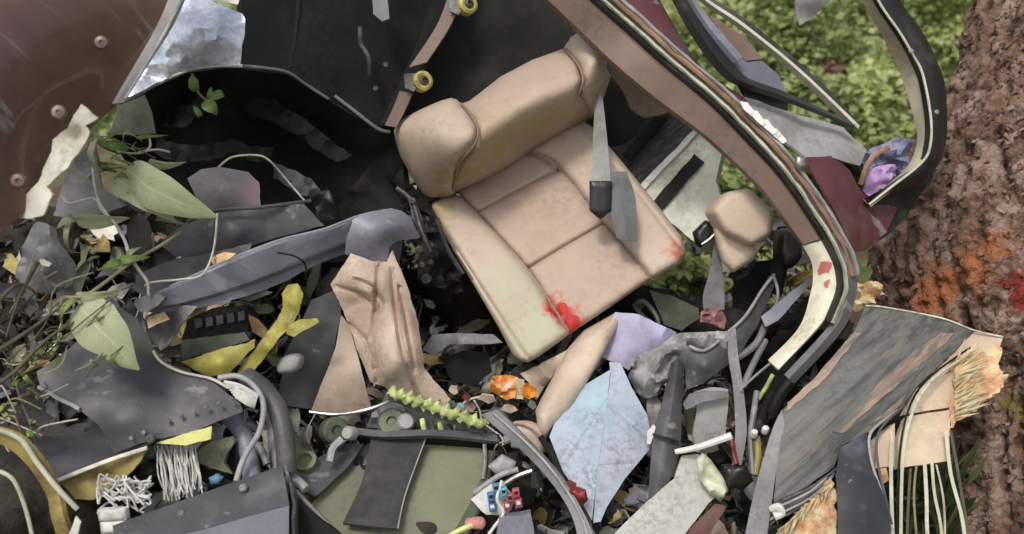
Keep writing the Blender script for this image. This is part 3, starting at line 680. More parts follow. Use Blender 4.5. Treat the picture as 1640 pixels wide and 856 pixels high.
leaf('leaf', (128, 484), (218, 592), 78, m_leafp, 1.94, 1.92, fold=.1, curl=.02, side=-.1, parent=t, shape=.62)
leaf('leaf', (120, 474), (194, 468), 17, m_leafp, 1.94, 1.96, fold=.3, side=.3, parent=t)
leaf('leaf', (122, 478), (92, 514), 10, m_leafg, 1.93, 1.92, parent=t)
leaf('leaf', (190, 418), (236, 412), 15, m_leafg, 2.0, 2.0, parent=t)
leaf('leaf', (196, 420), (158, 432), 14, m_leafg, 2.0, 1.98, parent=t)
leaf('leaf', (206, 412), (222, 396), 10, m_leafp, 2.0, 2.0, parent=t)
t = T('leaf_sprig', 'small green sprig hanging on the black bulkhead', 'plant', 'torn sprigs lying on the wreck')
tube('stalk', [(308, 118, 2.24), (312, 140, 2.25), (330, 160, 2.27), (352, 156, 2.28)], .003, m_twig, parent=t)
for (a, b, w) in (((308, 122), (316, 152), 16), ((322, 168), (352, 184), 22), ((336, 158), (362, 150), 14), ((310, 170), (320, 190), 10), ((338, 140), (342, 158), 8)):
    leaf('leaf', a, b, w, m_leafg, 2.24, 2.27, parent=t, fold=.4, side=random.uniform(-.6, .6))
vines = [([(186, 360, 2.02), (200, 386, 2.02), (208, 410, 2.01), (222, 432, 2.02), (236, 452, 2.03), (238, 472, 2.04)], 'pale root dangling below the small folded leaf'),
         ([(348, 342, 2.1), (342, 400, 2.08), (324, 440, 2.06), (288, 448, 2.06), (246, 452, 2.05), (232, 458, 2.05)], 'pale thin cable looping over the lavender fairing'),
         ([(350, 268, 2.2), (372, 252, 2.2), (410, 249, 2.22), (432, 258, 2.24), (462, 292, 2.28), (488, 322, 2.3)], 'thin pale wire arched over the light grey cover plate'),
         ([(100, 314, 1.98), (112, 326, 1.98), (150, 318, 2.0), (162, 336, 2.0), (170, 346, 2.0)], 'thin pale root beside the torn cream edge'),
         ([(190, 244, 2.1), (222, 246, 2.12), (240, 236, 2.13), (238, 216, 2.14)], 'thin grey wire under the olive plate'),
         ([(222, 244, 2.1), (252, 240, 2.12), (272, 244, 2.14)], 'short grey wire under the olive plate'),
         ([(148, 268, 2.02), (152, 300, 2.01), (162, 330, 2.0), (186, 360, 2.0)], 'pale rootlet running down from the torn cream edge')]
t = T('leaf_sprig', 'tangle of thin green stems and narrow leaves under the olive plate', 'plant', 'torn sprigs lying on the wreck')
for k in range(16):
    x, y = random.uniform(150, 220), random.uniform(218, 300)
    leaf('leaf', (x, y), (x + random.uniform(-26, 60), y + random.uniform(-16, 22)), random.uniform(5, 13), random.choice((m_leafg, m_leafg, m_leafp)), 2.06 + random.uniform(-.03, .04), parent=t, n=6, fold=.4, side=random.uniform(-.8, .8))
for k in range(7):
    x, y = random.uniform(140, 180), random.uniform(215, 280)
    tube('stalk', [(x, y, 2.06), (x + random.uniform(10, 40), y + random.uniform(-12, 22), 2.05), (x + random.uniform(40, 110), y + random.uniform(-14, 30), 2.09)], .0015, random.choice((m_twig, m_twigd)), n=5, sub=4, parent=t)
t = T('leaf_sprig', 'thin twiggy sprig with small leaves at the left edge', 'plant', 'torn sprigs lying on the wreck')
for k in range(14):
    x, y = random.uniform(-5, 150), random.uniform(480, 620)
    tube('stalk', [(x, y, 1.92), (x + random.uniform(10, 40), y - random.uniform(10, 40), 1.91), (x + random.uniform(30, 90), y - random.uniform(30, 90), 1.93)], .0014, random.choice((m_twig, m_twigd, m_twigd)), n=5, sub=4, parent=t)
    if k % 2: leaf('leaf', (x + 20, y - 20), (x + 20 + random.uniform(-20, 24), y - 20 + random.uniform(-20, 20)), random.uniform(5, 10), m_leafg, 1.92, parent=t, n=5, side=random.uniform(-.7, .7))
for i, (p_, lb) in enumerate(vines):
    tube('root' if 'root' in lb else 'wire', p_, .0024 if i else .0034, m_vine, label=lb, cat='root' if 'root' in lb else 'wire', n=6)
tw = [([(60, 420, 1.9), (30, 480, 1.9), (10, 540, 1.9)], 'dark twig hanging beside the crumpled grey disc'), ([(0, 560, 1.86), (60, 520, 1.9), (110, 480, 1.93)], 'dark twig rising to the broad pale leaf'),
      ([(20, 600, 1.86), (80, 540, 1.9), (150, 500, 1.95)], 'dark twig slanting behind the broad pale leaf'), ([(-10, 620, 1.84), (30, 590, 1.87), (70, 545, 1.9)], 'lowest dark twig at the left edge'),
      ([(0, 480, 1.86), (30, 455, 1.88), (60, 470, 1.9)], 'short dark twig under the crumpled grey disc')]
for p_, lb in tw: tube('twig', p_, [.005, .002], m_twigd, label=lb, cat='twig', n=6)
t = T('moss_sprig', 'mossy green sprig at the upper edge of the grey cowling', 'plant')
for k in range(26):
    x = random.uniform(25, 105); y = 600 - (x - 25) * .9 + random.uniform(-18, 18)
    leaf('leaf', (x, y), (x + random.uniform(-16, 16), y + random.uniform(-16, 16)), random.uniform(4, 9), m_leafg, 1.92, n=4, parent=t, side=random.uniform(-.8, .8))

t = T('crumpled_disc', 'crumpled grey metal disc with a bright chip at the left', 'disc')
sheet('disc', [(62, 356), (90, 364), (98, 389), (118, 424), (116, 456), (82, 472), (48, 462), (27, 443), (35, 397), (48, 370)], m_gray, d=1.98, inner=[(70, 425, 1.93), (80, 385, 1.96), (50, 430, 1.97)], sm=2, th=.006, res=8, cr=.016, crf=14, ridge=1, parent=t)
sheet('chip', [(63, 417), (70, 416), (82, 423), (78, 428), (68, 426)], m_cream, d=1.925, th=.004, res=4, parent=t)
sheet('gray_offcut', [(104, 275), (128, 246), (150, 224), (160, 300), (200, 330), (150, 345), (110, 350), (80, 345)], m_gray, d=2.04, th=.004, res=11, cr=.02, crf=10, label='grey offcut sheet beside the torn cream edge', cat='sheet')

# ================================================================ THE SEAT
t = T('passenger_seat', 'beige leather passenger seat with red stains, tipped over in the wreck', 'seat')
CTR = [(690, 330, 2.60), (736, 313, 2.64), (846, 243, 2.66), (930, 200, 2.66), (1000, 265, 2.60), (1096, 400, 2.49), (1043, 447, 2.46), (913, 534, 2.42), (846, 582, 2.39), (826, 573, 2.40), (760, 450, 2.48), (880, 380, 2.535), (800, 330, 2.60), (950, 440, 2.475)]
cf = tps(CTR)
def on(pts, dz=0): return [(x, y, float(cf(np.array([[x, y]]))[0]) + dz) for x, y in pts]
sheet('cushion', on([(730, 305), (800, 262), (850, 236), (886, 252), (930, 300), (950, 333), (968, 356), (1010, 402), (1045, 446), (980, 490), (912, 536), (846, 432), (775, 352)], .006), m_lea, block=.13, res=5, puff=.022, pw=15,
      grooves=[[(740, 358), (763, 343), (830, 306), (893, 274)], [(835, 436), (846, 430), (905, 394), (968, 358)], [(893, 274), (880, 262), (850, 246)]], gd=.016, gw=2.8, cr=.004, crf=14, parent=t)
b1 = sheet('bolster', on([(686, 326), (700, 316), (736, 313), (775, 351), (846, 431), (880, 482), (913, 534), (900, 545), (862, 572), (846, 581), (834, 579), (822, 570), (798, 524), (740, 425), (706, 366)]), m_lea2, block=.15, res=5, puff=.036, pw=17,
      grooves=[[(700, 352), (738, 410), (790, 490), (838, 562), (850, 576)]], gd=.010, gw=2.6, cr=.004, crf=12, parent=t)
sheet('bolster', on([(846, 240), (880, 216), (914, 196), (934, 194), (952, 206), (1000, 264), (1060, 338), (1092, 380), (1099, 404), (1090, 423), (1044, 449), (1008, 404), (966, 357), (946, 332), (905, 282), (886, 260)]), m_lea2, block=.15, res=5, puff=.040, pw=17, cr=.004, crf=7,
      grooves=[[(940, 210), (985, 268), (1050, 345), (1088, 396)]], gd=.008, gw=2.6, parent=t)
for p_ in ([(738, 316), (775, 354), (846, 433), (911, 531)], [(890, 264), (948, 334), (968, 358), (1043, 446)]):
    tube('piping', on(p_, -.006), .0035, m_seam, parent=t, n=6)
# backrest, folded forward: it bulges towards the viewer and overhangs the cushion
BK = [(740, 168, 2.52), (800, 123, 2.54), (853, 95, 2.56), (905, 76, 2.58), (933, 130, 2.44), (926, 155, 2.46), (763, 215, 2.36), (733, 263, 2.44), (723, 306, 2.60), (850, 241, 2.64), (916, 204, 2.64), (953, 175, 2.62), (850, 150, 2.40), (800, 200, 2.38), (800, 240, 2.46), (870, 190, 2.46)]
bf = tps(BK)
def onb(pts, dz=0): return [(x, y, float(bf(np.array([[x, y]]))[0]) + dz) for x, y in pts]
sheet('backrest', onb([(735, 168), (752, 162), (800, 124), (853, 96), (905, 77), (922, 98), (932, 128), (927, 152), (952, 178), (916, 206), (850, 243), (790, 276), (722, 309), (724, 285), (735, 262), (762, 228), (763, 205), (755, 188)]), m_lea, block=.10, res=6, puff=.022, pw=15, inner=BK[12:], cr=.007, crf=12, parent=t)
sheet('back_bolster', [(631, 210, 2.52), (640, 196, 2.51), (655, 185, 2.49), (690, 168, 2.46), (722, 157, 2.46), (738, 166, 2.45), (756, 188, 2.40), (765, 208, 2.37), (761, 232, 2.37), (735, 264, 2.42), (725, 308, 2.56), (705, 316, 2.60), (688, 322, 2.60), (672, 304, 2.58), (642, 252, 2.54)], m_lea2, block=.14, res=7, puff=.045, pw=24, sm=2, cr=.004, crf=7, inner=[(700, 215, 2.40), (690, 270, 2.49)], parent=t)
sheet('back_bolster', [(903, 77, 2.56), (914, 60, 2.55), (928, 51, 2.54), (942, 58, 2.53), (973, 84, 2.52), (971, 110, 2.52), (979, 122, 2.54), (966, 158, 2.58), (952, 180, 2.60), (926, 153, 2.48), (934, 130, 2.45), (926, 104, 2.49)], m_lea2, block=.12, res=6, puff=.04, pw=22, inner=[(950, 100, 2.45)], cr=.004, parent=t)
tube('piping', [(738, 166, 2.425), (757, 188, 2.37), (766, 210, 2.335), (760, 232, 2.335), (736, 263, 2.395), (725, 305, 2.55)], .0035, m_seam, parent=t, n=6)
tube('piping', [(904, 78, 2.54), (926, 104, 2.46), (934, 130, 2.42), (926, 154, 2.44)], .0035, m_seam, parent=t, n=6)
# frame and recliner mechanism on the open side
f_ = sheet('seat_frame', [(640, 300), (668, 296), (690, 330), (710, 372), (745, 430), (735, 450), (712, 462), (684, 460), (668, 440), (670, 400), (660, 350), (640, 325)], m_blackg, d=2.56, th=.05, res=8, cr=.03, crf=18, ridge=1, parent=t)
for (x, y, r_) in ((683, 447, .014), (672, 400, .011), (676, 425, .008), (661, 322, .009), (690, 420, .007)): bolt('bolt', x, y, 2.49, r_, m_dmetal, t)
tube('recliner_rod', [(636, 302, 2.52), (660, 324, 2.5), (674, 368, 2.48), (690, 404, 2.48)], .007, m_dmetal, parent=t)
tube('recliner_rod', [(700, 350, 2.50), (716, 398, 2.49), (742, 440, 2.47)], .006, m_blackg, parent=t)
sheet('hinge_plate', [(654, 316), (666, 326), (676, 350), (680, 374), (670, 372), (660, 350)], m_dmetal, d=2.495, th=.006, res=6, parent=t)

t = T('seat_belt', 'grey seat belt hanging down over the side bolster of the beige seat', 'seat belt')
loft('strap', [[(953, 153, 2.52), (949, 238, 2.46), (946, 296, 2.42)], [(959, 150, 2.50), (962, 238, 2.44), (961, 296, 2.40)], [(965, 153, 2.51), (974, 238, 2.45), (978, 296, 2.41)]], m_lgray, th=.003, parent=t)
sheet('buckle', [(944, 290), (980, 290), (979, 338), (962, 352), (944, 338)], m_blackg, d=2.405, th=.018, res=6, puff=.006, pw=8, parent=t)
loft('strap', [[(968, 280, 2.43), (972, 320, 2.415), (988, 382, 2.40)], [(985, 275, 2.42), (994, 320, 2.40), (1004, 386, 2.385)], [(1004, 275, 2.43), (1018, 320, 2.41), (1020, 386, 2.395)]], m_beltg, th=.004, parent=t)

sheet('beige_trim_strip', [(988, 502, 2.44), (994, 514, 2.43), (958, 584, 2.36), (914, 656, 2.30), (888, 684, 2.27), (872, 706, 2.26), (862, 690, 2.26), (858, 662, 2.27), (884, 612, 2.32), (910, 562, 2.38), (938, 530, 2.42)], m_skin, block=.045, res=7, puff=.03, pw=22, cr=.004, label='long tapered beige trim strip sticking out under the seat front', cat='trim')
sheet('beige_pad', [(816, 684), (840, 678), (862, 684), (872, 706), (868, 734), (850, 728), (828, 712)], m_skin, d=2.25, block=.04, res=6, puff=.022, pw=18, sm=2, label='small rounded beige pad at the lower end of the trim strip', cat='pad')
sheet('beige_flap', [(832, 600), (862, 586), (908, 560), (900, 580), (872, 622), (858, 640), (846, 612)], m_leac, d=2.42, th=.004, res=8, cr=.02, crf=14, ridge=1, label='crumpled beige flap beside the orange wrapper', cat='flap')

# ================================================================ CENTRE: LEATHER COVER, BRACKETS, BOX
sheet('leather_cover', [(562, 406), (594, 417), (619, 420), (628, 402), (642, 431), (657, 471), (669, 514), (680, 590), (698, 612), (722, 640), (700, 668), (650, 650), (621, 622), (592, 612), (578, 575), (565, 538), (548, 494), (530, 456), (546, 431)], m_leac, d=2.27,
      inner=[(600, 450, 2.215), (580, 485, 2.262), (612, 520, 2.22), (640, 520, 2.205), (655, 580, 2.205), (620, 600, 2.215), (560, 440, 2.235), (585, 560, 2.25)], th=.006, res=6, cr=.006, crf=16, grooves=[[(606, 426), (603, 480), (596, 540), (604, 612)], [(628, 440), (634, 500), (646, 570), (672, 640)], [(575, 450), (598, 462), (612, 486), (604, 500)], [(640, 460), (652, 520), (664, 590)], [(545, 462), (572, 470), (590, 484)], [(560, 520), (585, 545), (600, 590)]], gd=.016, gw=4, label='crumpled upright beige leather cover under the fairing end', cat='cover')
sheet('beige_gusset', [(546, 506), (560, 524), (596, 656), (560, 664), (498, 658), (536, 562)], m_leac, d=2.34, inner=[(556, 600, 2.31)], th=.006, res=10, cr=.006, label='flat triangular beige gusset beside the crumpled leather cover', cat='panel')
sheet('dark_plate', [(440, 650), (462, 560), (500, 480), (546, 462), (546, 508), (536, 560), (498, 656)], m_grayd, d=2.42, th=.005, res=12, cr=.02, label='dark grey plate behind the yellow bracket', cat='plate')
t = T('yellow_bracket', 'bent yellow primed bracket arm under the lavender fairing', 'bracket')
sheet('arm', [(452, 470), (460, 458), (478, 455), (487, 470), (480, 500), (470, 520), (448, 540), (424, 574), (397, 606), (379, 600), (398, 574), (425, 536), (444, 512), (452, 492)], m_yel, d=2.22, inner=[(465, 485, 2.20), (430, 550, 2.19)], th=.008, res=5, cr=.010, crf=16, jag=2, parent=t)
sheet('tab', [(462, 522), (478, 512), (508, 510), (512, 516), (486, 530), (470, 540), (458, 536)], m_yel, d=2.20, th=.008, res=6, cr=.012, crf=20, parent=t)
sheet('yellow_plate', [(292, 580), (330, 566), (362, 557), (410, 544), (408, 556), (386, 578), (368, 600), (336, 604), (310, 594)], m_yel, d=2.20, inner=[(350, 580, 2.17)], th=.004, res=6, cr=.010, crf=14, jag=2.5, label='flat yellow primed plate beside the bracket arm', cat='plate')
sheet('green_block', [(288, 545), (392, 532), (400, 546), (360, 556), (292, 578)], m_oliveg, d=2.24, th=.03, res=10, cr=.012, label='dark olive block behind the yellow primed plate', cat='block')
sheet('amber_strip', [(398, 505), (414, 512), (432, 536), (424, 546), (404, 532)], m_yelb, d=2.23, th=.006, res=7, cr=.01, label='amber laminate strip behind the bracket arm', cat='strip')
sheet('taupe_cup', [(444, 586), (452, 572), (474, 568), (483, 576), (478, 592), (462, 600), (446, 598)], m_lgray, d=2.25, block=.03, res=5, puff=.015, pw=10, sm=2, label='small taupe rounded cap beside the bracket arm', cat='cap')
sheet('steel_fin', [(235, 508), (262, 490), (285, 488), (318, 490), (292, 520), (270, 552), (256, 562), (244, 548), (234, 520)], m_gray, d=2.12, inner=[(270, 515, 2.16)], th=.004, res=8, cr=.012, crf=14, label='bent grey fin under the lavender fairing end', cat='fin')
sheet('rust_scrap', [(236, 510), (262, 500), (272, 512), (252, 520), (240, 526)], m_torn, d=2.09, th=.003, res=5, cr=.01, crf=20, label='rusty orange scrap on the bent grey fin', cat='scrap')
t = T('equipment_block', 'dark slotted equipment block under the lavender fairing', 'block')
sheet('case', [(300, 512), (340, 494), (390, 490), (404, 506), (396, 532), (290, 546)], m_black, d=2.25, th=.06, res=10, cr=.006, parent=t)
for i in range(5):
    x = 312 + i * 17
    sheet('fin', [(x, 512 - i * 3), (x + 11, 510 - i * 3), (x + 12, 524 - i * 3), (x + 1, 527 - i * 3)], m_grayd, d=2.24, th=.008, res=8, parent=t)

m_dry = leafmat('withered_leaf', (.14, .10, .05), (.09, .07, .035), (.2, .15, .08))
# folded cowling lower left
t = T('gray_cowling', 'folded dark grey cowling skin in the lower left', 'cowling')
sheet('outer_skin', [(58, 596, 2.02), (110, 560, 2.06), (150, 520, 2.10), (190, 490, 2.12), (219, 512, 2.10), (245, 560, 2.08), (270, 585, 2.08), (338, 610, 2.06), (383, 644, 2.04), (388, 660, 2.03), (300, 694, 1.99), (239, 706, 1.98), (185, 726, 1.98), (172, 704, 1.98), (160, 682, 1.985), (128, 655, 1.99), (92, 636, 2.0), (64, 620, 2.01)], m_grayd, inner=[(200, 600, 2.035), (250, 650, 2.0), (300, 640, 2.02), (140, 620, 2.015), (190, 680, 1.97)], th=.005, res=11, cr=.012, crf=6, parent=t)
sheet('inner_skin', [(28, 618, 2.16), (64, 622, 2.22), (128, 658, 2.22), (165, 688, 2.14), (188, 724, 1.99), (240, 708, 1.985), (150, 743, 1.97), (86, 774, 1.96), (56, 712, 2.02)], m_grayd, th=.005, res=10, cr=.012, crf=8, parent=t)
bolt('rivet', 241, 703, 1.965, .009, m_grayd, t)
for i in range(9):
    f = i / 8; x, y = 210 + 160 * f, 716 - 62 * f - 4 * math.sin(f * 3)
    if i != 2: bolt('rivet', x, y - 14, 1.962 + .05 * f, .0042, m_gray, t)
loft('torn_lip', [[(62, 617, 2.0), (92, 634, 1.99), (128, 652, 1.98)], [(60, 621, 1.998), (90, 640, 1.988), (126, 658, 1.978)]], m_lgray, th=.003, cr=.006, crf=40, parent=t)
tube('edge_sealant', [(245, 562, 2.07), (258, 580, 2.068), (290, 596, 2.06), (338, 607, 2.05), (366, 622, 2.04)], .003, m_vine, parent=t, n=6)
sheet('yellow_wedge', [(250, 710), (300, 694), (338, 683), (337, 704), (296, 714)], m_yelp, d=1.985, th=.004, res=7, cr=.004, label='bright pale yellow wedge under the grey cowling edge', cat='strip')
sheet('ochre_panel', [(86, 776), (160, 746), (234, 722), (226, 738), (206, 760), (150, 800), (118, 800)], m_yelb, d=1.975, inner=[(170, 765, 1.99)], th=.005, res=9, cr=.008, label='ochre laminate panel below the grey cowling', cat='panel')
tube('cream_edge', [(84, 774, 1.955), (130, 755, 1.958), (180, 736, 1.96), (236, 718, 1.965)], .0045, m_cream, n=6, label='cream broken edge along the bottom of the grey cowling', cat='edging')
t = T('laminate_bar', 'curved ochre and brown laminate bar in the bottom left corner', 'bar')
loft('face', [[(-30, 700, 1.86), (20, 722, 1.87), (70, 790, 1.88), (96, 880, 1.89)], [(-30, 684, 1.85), (30, 700, 1.86), (84, 770, 1.87), (118, 880, 1.88)]], m_yelb, th=.012, cr=.01, crf=14, parent=t)
tube('ridge', [(-20, 684, 1.845), (30, 702, 1.85), (60, 742, 1.855), (90, 780, 1.86), (124, 816, 1.87)], .005, m_fib, parent=t)
tube('ridge', [(0, 755, 1.85), (22, 770, 1.85), (40, 812, 1.86), (52, 860, 1.86)], .004, m_fib, parent=t)
t = T('dark_strut', 'dark grey bolted strut along the bottom edge', 'strut')
loft('top_face', [[(180, 842, 1.92), (300, 799, 1.95), (378, 771, 1.98), (452, 746, 2.0)], [(186, 878, 1.87), (316, 850, 1.89), (400, 826, 1.91), (463, 809, 1.93)]], m_grayd, th=.01, samples=16, parent=t)
loft('front_face', [[(186, 879, 1.87), (316, 851, 1.89), (400, 827, 1.91), (463, 810, 1.93)], [(190, 960, 1.88), (320, 950, 1.90), (400, 940, 1.92), (462, 930, 1.94)]], m_lav, th=.01, samples=16, parent=t)
bolt('bolt', 390, 782, 1.955, .009, m_grayd, t, tilt=(0, .5)); bolt('bolt', 290, 822, 1.925, .007, m_grayd, t, tilt=(0, .5))
sheet('end_cap', [(453, 745, 2.0), (462, 774, 1.99), (468, 808, 1.94), (466, 900, 1.95), (474, 900, 2.02), (472, 790, 2.06)], m_grayd, th=.006, res=12, parent=t)

tube('black_hose', [(396, 604, 2.16), (420, 622, 2.12), (444, 656, 2.08), (456, 704, 2.06), (460, 756, 2.05)], .021, m_grayd, n=14, label='thick dark grey hose curving down to the strut', cat='hose')
tube('silver_pipe', [(430, 640, 2.14), (436, 670, 2.12), (440, 710, 2.10), (444, 756, 2.08)], .014, m_gray, n=14, label='straight silver grey pipe beside the thick hose', cat='pipe')
tube('gray_pipe', [(368, 668, 2.12), (386, 690, 2.10), (398, 726, 2.08), (404, 772, 2.04)], .019, m_lav, n=14, label='bluish grey pipe behind the white cable', cat='pipe')
tube('white_cable', [(350, 606, 2.05), (380, 603, 2.05), (406, 618, 2.05), (422, 648, 2.04), (416, 690, 2.03), (396, 724, 2.02), (386, 746, 2.01), (378, 772, 1.99)], .0062, m_lgray, n=10, label='long pale grey cable looping past the hoses', cat='cable')
tube('short_pipe', [(412, 712, 2.08), (420, 724, 2.07), (428, 744, 2.06)], .008, m_gray, n=10, label='short grey pipe between the hoses', cat='pipe')
t = T('wire_tie', 'white ribbed wire bundle on the corner of the grey cowling', 'wires')
for i in range(7):
    tube('strand', [(360 + i * 3, 612 + i * 4, 2.035), (385 + i * 2, 618 + i * 5, 2.02), (413 - i, 634 + i * 3, 2.03)], .0035, m_wire, n=6, sub=4, parent=t)
t = T('wire_fan', 'fan of white wires hanging below the yellow wedge', 'wires')
for i in range(44):
    a = i / 43; x0 = 250 + a * 60 + random.uniform(-4, 4); x1 = 262 + a * 58 + random.uniform(-7, 7)
    tube('strand', [(x0, 716 + random.uniform(-3, 3), 2.03 + random.uniform(0, .03)), ((x0 + x1) / 2 + random.uniform(-9, 9), 758, 2.0 + random.uniform(-.015, .02)), (x1, 800 - a * 14 + random.uniform(-8, 8), 1.985 + random.uniform(-.01, .02))], .0014, m_wire, n=5, sub=4, parent=t)
t = T('wire_tangle', 'tangle of curled white wires above the white connector blocks', 'wires')
for i in range(26):
    cx, cy = random.uniform(168, 232), random.uniform(775, 822)
    pts = []
    for k in range(5): pts.append((cx + random.uniform(-24, 24), cy + random.uniform(-18, 18), 1.955 + random.uniform(-.02, .02)))
    tube('strand', pts, .002, m_wire, n=5, sub=4, parent=t)
for (x, y, lb) in ((178, 826, 'upper white connector block under the wire tangle'), (182, 846, 'lower white connector block at the bottom edge')):
    sheet('connector_block', [(x - 22, y - 9), (x + 22, y - 11), (x + 24, y + 7), (x - 20, y + 10)], m_white, d=1.93, block=.02, res=6, puff=.004, pw=6, label=lb, cat='connector', group='white connector blocks')
sheet('blue_clip', [(334, 766), (346, 760), (356, 766), (350, 776), (338, 776)], m_blue, d=1.99, block=.012, res=4, puff=.005, pw=5, label='small blue clip behind the dark strut', cat='clip')
sheet('olive_foam', [(316, 724), (340, 706), (372, 700), (378, 708), (362, 728), (358, 744), (372, 760), (340, 752), (318, 744)], m_olive, d=2.06, th=.01, res=8, cr=.012, crf=14, label='olive foam lining behind the white wires', cat='foam')
t = T('dead_sprig', 'dry brown sprig with withered leaves in the bottom left corner', 'plant')
for k in range(16):
    x, y = random.uniform(-10, 60), random.uniform(620, 700)
    tube('stalk', [(x, y, 1.98), (x + random.uniform(-10, 30), y + random.uniform(-20, 20), 1.95), (x + random.uniform(0, 70), y + random.uniform(-30, 40), 1.97)], .0016, random.choice((m_twig, m_twigd, m_vine)), n=5, sub=4, parent=t)
    leaf('leaf', (x, y), (x + random.uniform(-26, 26), y + random.uniform(-22, 22)), random.uniform(6, 13), m_dry if k % 3 else m_leafg, 1.97, n=6, fold=.5, side=random.uniform(-.8, .8), parent=t)
sheet('white_flake', [(110, 860), (122, 826), (130, 836), (122, 870)], m_cream, d=1.86, th=.003, res=6, cr=.006, label='white flake beside the laminate bar', cat='flake')

# the open box at the bottom centre
m_web = M('black_webbing', (.035, .035, .038), .8, var=.3, vs=40, c2=(.07, .068, .066), mixs=14, mixc=.6, bump=.5, bs=160)
t = T('equipment_box', 'open dark box with olive inner panels at the bottom centre', 'box')
sheet('floor_panel', [(590, 708, 2.24), (681, 700, 2.24), (778, 712, 2.24), (776, 756, 2.20), (748, 816, 2.13), (716, 870, 2.07), (540, 870, 2.05), (494, 812, 2.10)], m_olive, th=.01, res=16, cr=.004, parent=t)
loft('webbing', [[(594, 702, 2.20), (580, 770, 2.13), (549, 838, 2.05)], [(640, 700, 2.20), (612, 772, 2.12), (594, 843, 2.045)], [(682, 702, 2.20), (650, 790, 2.12), (637, 847, 2.05)]], m_web, th=.006, parent=t)
tube('webbing_edge', [(682, 702, 2.195), (650, 790, 2.115), (637, 847, 2.045)], .0016, m_lgray, parent=t, n=6)
loft('back_wall', [[(560, 690, 2.22), (681, 692, 2.20), (800, 700, 2.22)], [(585, 722, 2.25), (681, 735, 2.26), (782, 738, 2.25)]], m_black, th=.01, parent=t)
loft('rim', [[(560, 684, 2.20), (620, 690, 2.18), (700, 688, 2.18), (795, 696, 2.2)], [(566, 696, 2.19), (620, 700, 2.17), (700, 698, 2.17), (800, 708, 2.19)]], m_grayd, th=.012, parent=t)
sheet('side_wall', [(582, 712, 2.2), (560, 745, 2.16), (505, 795, 2.09), (460, 770, 2.08), (500, 740, 2.14), (548, 712, 2.2)], m_grayd, th=.01, res=14, cr=.006, parent=t)
tube('rim_bead', [(456, 742, 2.05), (462, 772, 2.045), (486, 800, 2.04), (520, 834, 2.02), (548, 862, 2.0)], .005, m_gray, parent=t)
tube('corner_post', [(776, 712, 2.2), (777, 740, 2.18), (774, 768, 2.16)], .005, m_metal, parent=t)
sheet('side_wall', [(776, 720, 2.22), (790, 722, 2.20), (776, 790, 2.13), (742, 870, 2.05), (716, 870, 2.06), (748, 816, 2.13), (774, 756, 2.19)], m_oliveg, th=.008, res=12, cr=.005, parent=t)
sheet('front_skirt', [(462, 790, 2.02), (500, 822, 2.0), (548, 860, 1.98), (560, 960, 1.98), (462, 960, 2.0)], m_black, th=.01, res=18, cr=.006, parent=t)

t = T('actuator', 'small grey actuator with round caps beside the box rim', 'actuator')
turned('motor', P(536, 690, 2.17), -FWD + RIGHT * .5 + UP * .2, [(.028, -.03), (.03, -.02), (.03, .012), (.024, .018), (.012, .018), (.01, .01)], m_oliveg, 22, parent=t)
turned('cap', P(558, 694, 2.14), -FWD - RIGHT * .3 + UP * .2, [(.015, -.02), (.016, 0), (.012, .008), (.004, .008)], m_lgray, 18, parent=t)
tube('linkage', [(528, 740, 2.12), (534, 718, 2.13), (548, 704, 2.14)], .010, m_metal, parent=t)
turned('bushing', P(490, 742, 2.13), -FWD + UP * .8, [(.022, -.03), (.024, 0), (.024, .014), (.016, .016), (.014, .004)], m_olive, 20, parent=t)
tube('arm', [(496, 660, 2.2), (540, 664, 2.19), (590, 656, 2.18), (630, 640, 2.2)], .004, m_metal, parent=t)
tube('arm', [(462, 760, 2.07), (478, 772, 2.06), (490, 784, 2.05)], .010, m_lgray, parent=t)
t = T('gear_cluster', 'grey pump with round covers below the lime green strip', 'pump')
turned('cover', P(628, 678, 2.2), -FWD + UP * .5, [(.034, -.03), (.035, 0), (.028, .012), (.012, .014), (.01, .006)], m_oliveg, 22, parent=t)
turned('cover', P(650, 676, 2.19), -FWD + UP * .3 + RIGHT * .2, [(.019, -.03), (.02, 0), (.015, .008), (.004, .009)], m_lgray, 20, parent=t)
sheet('housing', [(590, 690), (596, 662), (622, 640), (668, 640), (720, 672), (716, 690), (650, 692)], m_gray, d=2.24, th=.03, res=8, cr=.015, crf=18, ridge=1, parent=t)
for i in range(4): tube('pin', [(676 + i * 14, 672 + i * 3, 2.2), (680 + i * 14, 694 + i * 2, 2.18)], .006, m_dmetal if i % 2 else m_lime, sub=1, parent=t)
# serrated lime strip
t = T('lime_strip', 'serrated lime green foam strip lying over the box edge', 'strip')
a0, a1 = np.array([622., 630, 2.17]), np.array([768., 680, 2.16])
for i in range(10):
    f = i / 10; c = a0 * (1 - f) + a1 * f; s = random.uniform(.85, 1.15)
    sheet('tooth', [tuple(c + np.array(q + (0,))) for q in ((-4, 2), (2, -9 * s), (10, -14 * s), (12, -4), (24, -2 * s), (30, 4), (20, 9 * s), (12, 14 * s), (7, 8))], m_lime, block=.006, res=4, puff=.005, pw=4, cr=.012, crf=30, ridge=1, parent=t)
loft('spine', [[(620, 624, 2.19), (690, 650, 2.19), (776, 684, 2.18)], [(622, 640, 2.19), (690, 668, 2.19), (772, 694, 2.18)]], m_oliveg, th=.008, cr=.006, crf=20, parent=t)

